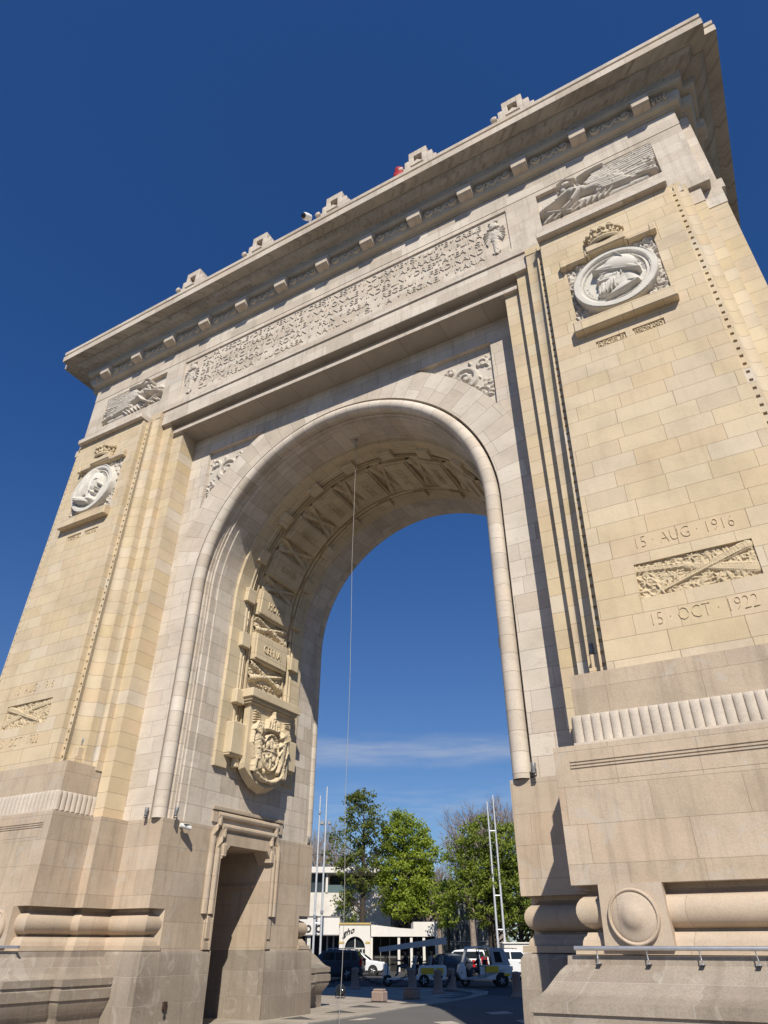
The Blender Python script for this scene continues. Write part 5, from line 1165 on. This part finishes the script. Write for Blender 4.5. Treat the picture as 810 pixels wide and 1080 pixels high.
B.scale=(1.2,1.2,1.2); B.location.z=-.39
Sr=bldg('shop_row','low white shop row with black letters on its fascia, left of the arched shop',0,DB)
pb=lambda m,n,mat,par=B,sm=0:m.build(n,mat,par,local=True,smooth=sm)
m=MB(); m.box(-16,.6,0,14,0,5.95); m.box(-16,-5.4,.02,14,5.95,7.5,faces='xyY') if False else None
pb(m,'wall',M['stucco'])
m=MB(); m.bbox(-16.2,.7,-.5,14,7.48,7.98,.04); m.box(-5.35,-5.15,-.1,3,5.95,7.48); m.box(-16,.58,2.9,13.8,5.95,7.48); m.box(.4,.6,-.1,3,5.95,7.48); pb(m,'roof',M['stuccop'])
m=MB(); m.box(-16,-5.4,.3,.34,5.95,7.48); pb(m,'window',M['greyglass'])
m=MB(); m.box(-5.1,.3,2.8,2.86,5.95,7.45); pb(m,'window',M['greyglass'])
m=MB(); m.box(-5.15,.6,-.02,.0,5.95,6.55); pb(m,'balcony_rail',M['balus'])
m=MB(); m.box(-16,-3.86,0,6,0,3.9); pb(m,'wall',M['stuccop'],Sr); m=MB(); m.box(-16,-3.88,-1.6,.0,2.68,3.97); pb(m,'fascia',M['stuccop'],Sr); 
m=MB(); m.box(-16,-3.9,-1.7,0.0,2.60,2.675); m.bbox(-16,-3.86,-1.65,6,3.975,4.06,.01); pb(m,'canopy_edge',M['greyw'],Sr)  # dark grey top strip stands in for the canopy's shadow line
m=MB(); m.box(-16,-3.9,-.1,-.02,.0,2.6); pb(m,'shop_window',M['glass'],Sr)
m=MB(); 
for x in (-9,-7.6,-6.9,-5.55,-5.0,-4.45): m.box(x-.06,x+.06,-.14,-.1,0,2.6)
m.box(-6.65,-6.35,-1.5,-1.2,0,2.6); pb(m,'shop_frame',M['frame'],Sr)
m=MB(); add_text(m,'d',1.2,.06,lambda x,y,z:(-5.72+x,-1.62-z,2.86+y)); add_text(m,'o',1.2,.06,lambda x,y,z:(-6.6+x,-1.62-z,2.86+y)); pb(m,'sign_lettering',M['letter'],Sr)
Sh=bldg('arched_shop','small white shop front with ochre bands, an arched window and black script lettering',0,DB-1.8)
ps=lambda m,n,mat,sm=0:m.build(n,mat,Sh,local=True,smooth=sm)
k=(DB-1.8)/DB
x0,x1=-3.85,-1.2; cxx=-2.5; R=.88; zs=1.62
m=MB(); N=20
arc=[(cxx+R*math.cos(math.pi*i/N),zs+R*1.05*math.sin(math.pi*i/N)) for i in range(N+1)]
for a,b in zip(arc,arc[1:]): m.quad((a[0],0,a[1]),(b[0],0,b[1]),(b[0],0,3.4),(a[0],0,3.4)); m.quad((a[0],0,a[1]),(b[0],0,b[1]),(b[0],.3,b[1]),(a[0],.3,a[1]))
m.box(x0,cxx-R,0,.3,0,3.4); m.box(cxx+R,x1,0,.3,0,3.4); m.box(x0,x1,.3,1.6,0,3.4,faces='xXYZ'); ps(m,'wall',M['stuccop'])
m=MB(); m.bbox(x0-.05,x1+.05,-.08,1.5,3.4,3.55,.02); m.box(x0-.02,cxx-R-.02,-.03,.0,2.02,2.18); m.box(cxx+R+.02,x1+.02,-.03,0,2.02,2.18); ps(m,'ochre_band',M['ochre'])
m=MB(); m.box(cxx-R,cxx+R,.25,.28,0,2.6); ps(m,'window',M['glass'])
m=MB(); 
for x in (-3.2,-2.8,-2.5,-2.15,-1.85): m.box(x-.04,x+.04,.2,.25,0,1.7 if x!=-2.5 else 2.5)
m.box(cxx-R,cxx+R,.19,.25,1.62,1.72); m.box(-2.75,-2.55,.2,.25,.8,1.6); ps(m,'window_frame',M['frame'])
m=MB(); add_text(m,'gho',.80,.03,lambda x,y,z:(-3.08+x+.25*y,-.03-z,2.68+y*.9+.32*x),offset=.012,width=.98); ps(m,'sign_lettering',M['letter'])
Pv=bldg('white_pavilion','long low white pavilion with dark open bays between slim posts',0,DB-.5)
pp_=lambda m,n,mat:m.build(n,mat,Pv,local=True)
m=MB(); m.extrude([(-1.15,2.55),(4.7,2.55),(4.7,3.65),(2.6,3.65),(2.6,3.12),(1.4,3.18),(-1.15,3.45)],0,6); pp_(m,'fascia',M['stuccop'])
m=MB(); m.box(-1.15,4.7,1.5,1.6,0,2.55); pp_(m,'back_wall',M['shade'])  # near-black colour stands in for the shade inside the bays
for x in (-1.1,1.3,2.4,3.5,4.6): m=MB(); m.box(x-.11,x+.11,.1,.32,0,2.55); pp_(m,'post',M['stuccop'])
for x in (-.3,.5,1.9,3.0): m=MB(); m.box(x-.03,x+.03,.9,.95,0,2.5); m.box(x-.5,x+.6,.9,.94,1.0,1.06); pp_(m,'window_frame',M['greyw'])
Gb=bldg('glass_building','tall grey building with rows of glazed bays half hidden by bare branches',0,88)
pg=lambda m,n,mat:m.build(n,mat,Gb,local=True)
m=MB(); m.box(-1.5,13.2,0,12,0,7.9); pg(m,'wall',M['greyw'])
for f in range(4):
    for i in range(11):
        x=-.9+i*1.27; m=MB(); m.box(x,x+1.0,-.05,.0,.4+f*1.9,1.95+f*1.9); w_=pg(m,'window',M['greyglass']); m=MB(); m.box(x+.47,x+.53,-.09,-.05,.4+f*1.9,1.95+f*1.9); m.box(x-.04,x+1.04,-.1,-.05,.34+f*1.9,.4+f*1.9); m.build('window_frame',M['frame'],w_,local=True)
m=MB(); m.bbox(-1.7,13.4,-.4,12,7.9,8.15,.03); pg(m,'roof',M['greyw'])
Vn=thing('white_kiosk','small plain white kiosk glimpsed between the trees and the near pier','kiosk',place(9.75,60),YAW)
m=MB(); m.bbox(-.7,1.4,0,2,0,2.0,.04); m.build('wall',M['stuccop'],Vn,local=True); m=MB(); m.bbox(-.8,1.5,-.1,2.1,2.0,2.1,.02); m.build('roof',M['stuccop'],Vn,local=True); m=MB(); m.box(-.4,.3,-.02,0,.9,1.6); m.build('window',M['glass'],Vn,local=True)
# ------------------------------------------------------------------ poles
def pole_pair(name,label,cat,lat,D,gap,H1,H2,rungs,group=None,lamps=None,sc=1):
    t=thing(name,label,cat,place(lat*sc,D*sc),YAW,group); t.scale=(sc,sc,sc); t.location.z=-1.95*(sc-1)
    for x,h in ((0,H1),(gap,H2)):
        m=MB(); m.tube([(x,0,0),(x,0,h*.55),(x,0,h)],[.075,.065,.045],10); m.lathe([(.12,0),(.12,.03),(.07,.08)],(x,0,0),(0,0,1),14); m.build('pole',M['polemetal'],t,local=True,smooth=40)
    for z in rungs: m=MB(); m.tube([(0,0,z),(gap,0,z)],.035,8); m.build('rung',M['polemetal'],t,local=True)
    for x,z,s in (lamps or []):
        m=MB(); m.bbox(x-.16*s,x+.16*s,-.12,.12,z,z+.22,.03); m.tube([(x,0,z-.1),(x,0,z)],.03,6); m.build('fitting',M['steel'],t,local=True)
    return t
pole_pair('flagpole_pair','pair of slim grey flagpoles beside the white building, with small fittings','flagpole',-4.45,50,.45,10.7,11.3,(5.0-1.9,),lamps=[(.0,5.05-1.7,.6),(.45,5.3-1.7,.6),(.2,8.85,.9),(.7,8.85,.7),(.02,9.5,.5)],sc=1.24)
pole_pair('ladder_mast','pale twin poles joined by rungs in front of the big green tree','mast',6.89,48,.42,10.0,10.4,(2.72,4.53,8.2),sc=1.27)
# ------------------------------------------------------------------ trees
def leafmat(name,dark,lite,tr):
    m,nt,b=mat_new(name); k=NT(nt); at_=k.n('ShaderNodeAttribute'); at_.attribute_name='tint'
    col=k.mix(at_.outputs['Fac'],dark,lite); k.l(col,b.inputs['Base Color']); b.inputs['Roughness'].default_value=.6; b.inputs['Specular IOR Level'].default_value=.3
    t=k.n('ShaderNodeBsdfTranslucent'); k.l(k.mix(1.0,col,(1.1,1.25,.5),'MULTIPLY'),t.inputs[0]); mx=k.n('ShaderNodeMixShader'); mx.inputs[0].default_value=tr
    out=[n for n in nt.nodes if n.type=='OUTPUT_MATERIAL'][0]; k.l(b.outputs[0],mx.inputs[1]); k.l(t.outputs[0],mx.inputs[2]); k.l(mx.outputs[0],out.inputs[0]); return m
M['bark']=plain('bark',(.055,.042,.033),.9,0,.35,6,bump=.6); M['barkg']=plain('grey_bark',(.27,.215,.18),.9,0,.3,6,bump=.5)
LM={'dark':leafmat('dark_green_leaves',(.075,.098,.02),(.20,.23,.05),.35),'bright':leafmat('fresh_green_leaves',(.145,.205,.022),(.37,.43,.065),.4),'mid':leafmat('mid_green_leaves',(.11,.155,.022),(.31,.36,.06),.36),'olive':leafmat('olive_leaves',(.06,.075,.022),(.13,.14,.045),.25)}
def limb(mb,p,q,r0,r1,rg,n=4,j=.12):
    p,q=Vector(p),Vector(q); L=(q-p).length; pts=[]
    for i in range(n+1):
        t=i/n; o=Vector((rg.uniform(-1,1),rg.uniform(-1,1),rg.uniform(-.5,.5)))*(j*L*(.0 if i in (0,n) else .5)); pts.append(p+(q-p)*t+o+Vector((0,0,.08*L*math.sin(t*math.pi))))
    mb.tube(pts,[r0+(r1-r0)*i/n for i in range(n+1)],7,caps=False); return pts
def twigs(mb,p,d,L,r,depth,rg,spread=.6):
    q=p+d*L; pts=[p,p+d*L*.5+Vector((rg.uniform(-1,1),rg.uniform(-1,1),rg.uniform(-1,1)))*L*.07,q]; mb.tube(pts,[r,r*.8,r*.6],5 if depth>1 else 4,caps=False)
    if depth<=0: return
    for _ in range(rg.choice((2,3,3))):
        nd=(d+Vector((rg.uniform(-1,1),rg.uniform(-1,1),rg.uniform(-.5,.8)))*spread).normalized(); twigs(mb,p+(q-p)*rg.uniform(.55,1),nd,L*rg.uniform(.62,.85),r*.6,depth-1,rg,spread)
def tree(name,label,lat,D,H,trunkH,lobes,mat,ncl,leaf,seed,tr=.2,group='trees beyond the arch',per=34,lean=0,sc=1):
    "lobes: ellipsoids (dx, dy, z, rx, rz) in which leaf clumps are scattered"
    rg=random.Random(seed); t=thing(name,label,'tree',place(lat,D),YAW,group); tb=MB()
    tb.tube([(0,0,-.1),(.03,0,.25),(.05*lean,0,trunkH*.5),(.1*lean,.05,trunkH),(.2*lean,0,(trunkH+H)*.55),(.2*lean,.1,H*.85)],[tr*1.5,tr*1.1,tr,tr*.85,tr*.5,tr*.12],10,caps=False)
    C=[]
    tot=sum(l[3]**2*l[4] for l in lobes)
    for (dx,dy,z,rx,rz) in lobes:
        n=max(3,int(ncl*rx*rx*rz/tot))
        for _ in range(n):
            while 1:
                v=Vector((rg.uniform(-1,1),rg.uniform(-1,1),rg.uniform(-1,1)))
                if .12<v.length<1: break
            v=v*(v.length**-.45); 
            if v.length>1.08: v=v.normalized()*1.08
            C.append(Vector((dx+v.x*rx,dy+v.y*rx*.9,z+v.z*rz)))
    for c in rg.sample(C,min(len(C),int(len(C)*.3)+6)):
        zb=max(trunkH*.75,min(H*.8,c.z-(abs(c.x)+abs(c.y))*.55)); f=zb/H
        limb(tb,(.2*lean*f,0,zb),c,tr*.32*(1.1-f),.012,rg)
    tb.build('trunk',M['bark'],t,local=True,smooth=60)
    P=[];T=[]; rs=np.random.RandomState(seed)
    for c in C:
        k=int(per*rg.uniform(.4,1.5)); rc=rg.uniform(.28,.62); base=rg.random()
        o=rs.normal(0,1,(k,3)); o/=np.linalg.norm(o,axis=1)[:,None]+1e-6; o*=(rs.rand(k,1)**.5)*rc*np.array([1.1,1.1,.75])
        for q in o:
            n=rs.normal(0,1,3)+np.array([0,-.3,.7]); n/=np.linalg.norm(n); a=np.cross(n,rs.normal(0,1,3)); a/=np.linalg.norm(a)+1e-6; b=np.cross(n,a); s=leaf*rs.uniform(.6,1.3); p=np.array(c)+q
            P+=[p-a*s,p-b*s*.55+n*s*.12,p+a*s,p+b*s*.55+n*s*.12]; T.append(min(1,max(0,.65*base+.35*rs.rand())))
    me=bpy.data.meshes.new('crown'); me.from_pydata([tuple(p) for p in P],[],[(4*i,4*i+1,4*i+2,4*i+3) for i in range(len(T))]); me.materials.append(mat)
    at_=me.attributes.new('tint','FLOAT','FACE'); at_.data.foreach_set('value',T)
    ob=bpy.data.objects.new('crown',me); COL.objects.link(ob); ob.parent=t
    if sc!=1: t.scale=(sc,sc,sc); t.location.z=-1.95*(sc-1)
    return t
tree('dark_tree','tall sparse dark green tree with visible trunk above the shops',-2.1,76,12.7,3.2,[(-.1,0,10.6,1.75,2.0),(-1.5,0,8.3,1.5,1.5),(.9,.2,8.8,1.3,1.8),(-.4,0,6.6,1.5,1.5),(-1.7,0,5.0,1.0,.8),(-.9,0,4.1,1.2,.8),(.9,.3,5.6,.9,1.2),(.1,0,11.9,.8,.9)],LM['dark'],215,.11,3,.24,per=38,sc=1.31)
tree('bright_tree','bright fresh green rounded tree, middle of the view through the arch',2.0,77.5,11.5,2.9,[(.2,0,9.3,1.9,1.6),(1.5,0,8.0,1.55,1.6),(-1.2,0,7.6,1.4,1.5),(.1,0,6.4,2.3,1.7),(.2,0,4.6,2.0,1.2),(1.4,0,5.3,1.0,1.3),(-.4,.1,10.4,1.0,.9)],LM['bright'],470,.11,5,.22,per=46,sc=1.29)
tree('large_green_tree','largest broad green tree, behind the twin poles at the right of the opening',8.6,63,11.4,2.4,[(0,0,9.6,2.2,1.6),(-2.2,.2,8.0,1.6,1.8),(2.3,0,8.6,2.2,2.0),(-1.7,0,6.0,1.9,1.7),(.6,0,6.6,2.4,2.0),(-2.6,0,4.4,1.3,1.0),(2.4,.2,5.2,2.2,2.0),(.2,0,4.2,2.0,1.2)],LM['mid'],560,.115,8,.3,per=42)
tree('yellow_green_bush_tree','small yellow green tree at the left foot of the large green tree',5.4,66,7.2,1.8,[(0,0,5.4,1.2,1.3),(-.2,0,4.0,1.1,1.0)],LM['bright'],60,.12,12,.12)
tree('dark_olive_tree','dark olive tree behind the white kiosk at the foot of the near pier',11.8,68,9.5,2.0,[(0,0,6.6,2.6,2.4),(-2.0,0,4.5,1.8,1.6),(1.8,0,4.2,2,1.6)],LM['olive'],230,.13,15,.25)  # olive leaves, darker than those of the large green tree
tree('far_tree','mid green tree behind the near pier\'s plinth, rightmost one',16,74,9,2,[(0,0,6.2,2.8,2.4),(-2,0,4.2,2,1.6)],LM['mid'],160,.14,18,.2)
tree('far_tree','dark tree far behind the far pier, seen between the flagpoles',-7.6,90,9.0,2,[(0,0,6,2.4,2.2)],LM['olive'],90,.15,19,.2)
def bare(name,label,lat,D,H,seed,r=.16,dep=6,spread=.5):
    rg=random.Random(seed); t=thing(name,label,'tree',place(lat,D),YAW,'bare trees beyond the arch'); m=MB()
    m.tube([(0,0,-.1),(.05,0,H*.14),(0,.05,H*.3)],[r*1.4,r,r*.85],8,caps=False); m.build('trunk',M['barkg'],t,local=True,smooth=60)
    m=MB()
    for k in range(5): twigs(m,Vector((0,.05,H*.29)),Vector((rg.uniform(-.5,.5),rg.uniform(-.5,.5),1)).normalized(),H*.21,r*.62,dep,rg,spread)
    m.build('crown',M['barkg'],t,local=True)
bare('bare_tree','leafless grey tree in front of the glass building',5.8,83,11.2,1,.24,6,.5)
bare('bare_tree','second leafless tree close to the bright green tree\'s right side',4.7,87,11.0,2,.24,6,.5)
bare('bare_tree','tall leafless tree rising above the large green tree',11.3,77,17.3,3,.36,6,.6)
bare('bare_tree','leafless tree behind the large green tree, left of the tallest bare one',9.0,80,15.2,4,.32,6,.55)
bare('bare_tree','leafless tree left of the dark tree, behind the flagpoles',-9.2,104,17.5,5,.32,6,.5)
# a far belt of trees closing the horizon beyond the street
rg=random.Random(77); rs=np.random.RandomState(77); P=[];T=[]
x=-75.0
while x<130:
    D=rg.uniform(118,140); Hh=rg.uniform(5.5,9.5); w=rg.uniform(3,5); c0=place(x,D,0); base=rg.random()
    for _ in range(330):
        u=rs.normal(0,1,3); u/=np.linalg.norm(u); u*=rs.rand()**.33
        q=np.array([c0.x,c0.y,Hh*.5])+np.array([u[0]*w,u[1]*w,u[2]*Hh*.55]); n=rs.normal(0,1,3); n/=np.linalg.norm(n); a=np.cross(n,rs.normal(0,1,3)); a/=np.linalg.norm(a)+1e-6; b=np.cross(n,a); k_=rs.uniform(.3,.55)
        P+=[tuple(q-a*k_),tuple(q-b*k_*.7),tuple(q+a*k_),tuple(q+b*k_*.7)]; T.append(min(1,max(0,.6*base+.4*rs.rand())))
    x+=w*1.05
me=bpy.data.meshes.new('far_woods'); me.from_pydata(P,[],[(4*i,4*i+1,4*i+2,4*i+3) for i in range(len(T))]); me.materials.append(LM['olive']); at_=me.attributes.new('tint','FLOAT','FACE'); at_.data.foreach_set('value',T)
ob=bpy.data.objects.new('far_woods',me); COL.objects.link(ob); tag(ob,'distant dark green belt of trees along the horizon','woods',kind='stuff')
# overhead wire across the street
m=MB(); a,b=place(-14,66,9.2),place(20,66,8.2); m.tube([a+(b-a)*(i/16)-Vector((0,0,1))*1.4*4*(i/16)*(1-i/16)*.3 for i in range(17)],.02,5); tag(m.build('overhead_wire',M['dark']),'thin dark wire strung across the street behind the trees','wire')
# ------------------------------------------------------------------ light and sky
SUN=Vector((.64,-1.0,1.11)).normalized(); EL=math.asin(SUN.z)
sd=bpy.data.lights.new('sun','SUN'); sd.energy=4.7; sd.angle=rad(.53); sd.color=(1.0,.93,.80); so_=bpy.data.objects.new('sun',sd); COL.objects.link(so_); so_.rotation_euler=(-SUN).to_track_quat('-Z','Y').to_euler(); so_.location=(20,-40,60)
W=bpy.data.worlds.new('World'); S.world=W; W.use_nodes=True; nt=W.node_tree; nt.nodes.clear(); k=NT(nt)
sky=k.n('ShaderNodeTexSky'); sky.sky_type='NISHITA'; sky.sun_disc=False; sky.sun_elevation=EL; sky.sun_rotation=math.atan2(SUN.x,SUN.y); sky.altitude=100; sky.air_density=1.0; sky.dust_density=.1; sky.ozone_density=5.0
tc=k.n('ShaderNodeTexCoord'); gen=tc.outputs['Generated']; sp=k.n('ShaderNodeSeparateXYZ'); k.l(gen,sp.inputs[0])
elv=k.math('MULTIPLY',k.math('ARCSINE',sp.outputs[2]),57.2958); az=k.math('MULTIPLY',k.math('ARCTAN2',k.math('MULTIPLY',sp.outputs[0],-1),sp.outputs[1]),57.2958)
cv=k.n('ShaderNodeCombineXYZ'); k.l(k.math('MULTIPLY',az,.075),cv.inputs[0]); k.l(k.math('MULTIPLY',elv,.5),cv.inputs[1])
nz=k.noise(cv.outputs[0],1.3,7,.6,.5); nz2=k.noise(cv.outputs[0],3.1,5,.6,.3)
def band(c,w): return k.rng(k.math('ABSOLUTE',k.math('SUBTRACT',k.math('ADD',elv,k.math('MULTIPLY',k.math('SUBTRACT',nz,.5),2.2)),c)),0,w,1,0,True)
cl=k.math('ADD',k.math('MULTIPLY',band(13.2,1.5),k.rng(nz2,.3,.7,.35,1)),k.math('MULTIPLY',band(9.2,2.2),k.rng(nz2,.4,.75,0,.6)))
cl=k.math('ADD',cl,k.math('MULTIPLY',band(5.2,1.5),k.rng(nz2,.4,.75,.1,.5)))
deep=k.mix(1.0,sky.outputs[0],k.mix(k.rng(elv,3,42,0,1,True),(.70,.82,.98),(.42,.80,1.25)),'MULTIPLY'); colr=k.mix(k.math('MULTIPLY',cl,.42),deep,(7.0,7.2,7.6))
bg=k.n('ShaderNodeBackground'); bg.inputs[1].default_value=.07; k.l(colr,bg.inputs[0]); wo=k.n('ShaderNodeOutputWorld'); k.l(bg.outputs[0],wo.inputs[0])
S.view_settings.view_transform='Standard'; S.view_settings.look='None'; S.view_settings.exposure=.26; S.view_settings.gamma=1; S.view_settings.use_curve_mapping=False
S.render.engine='CYCLES'; S.cycles.max_bounces=6; S.cycles.diffuse_bounces=4; S.cycles.use_denoising=True
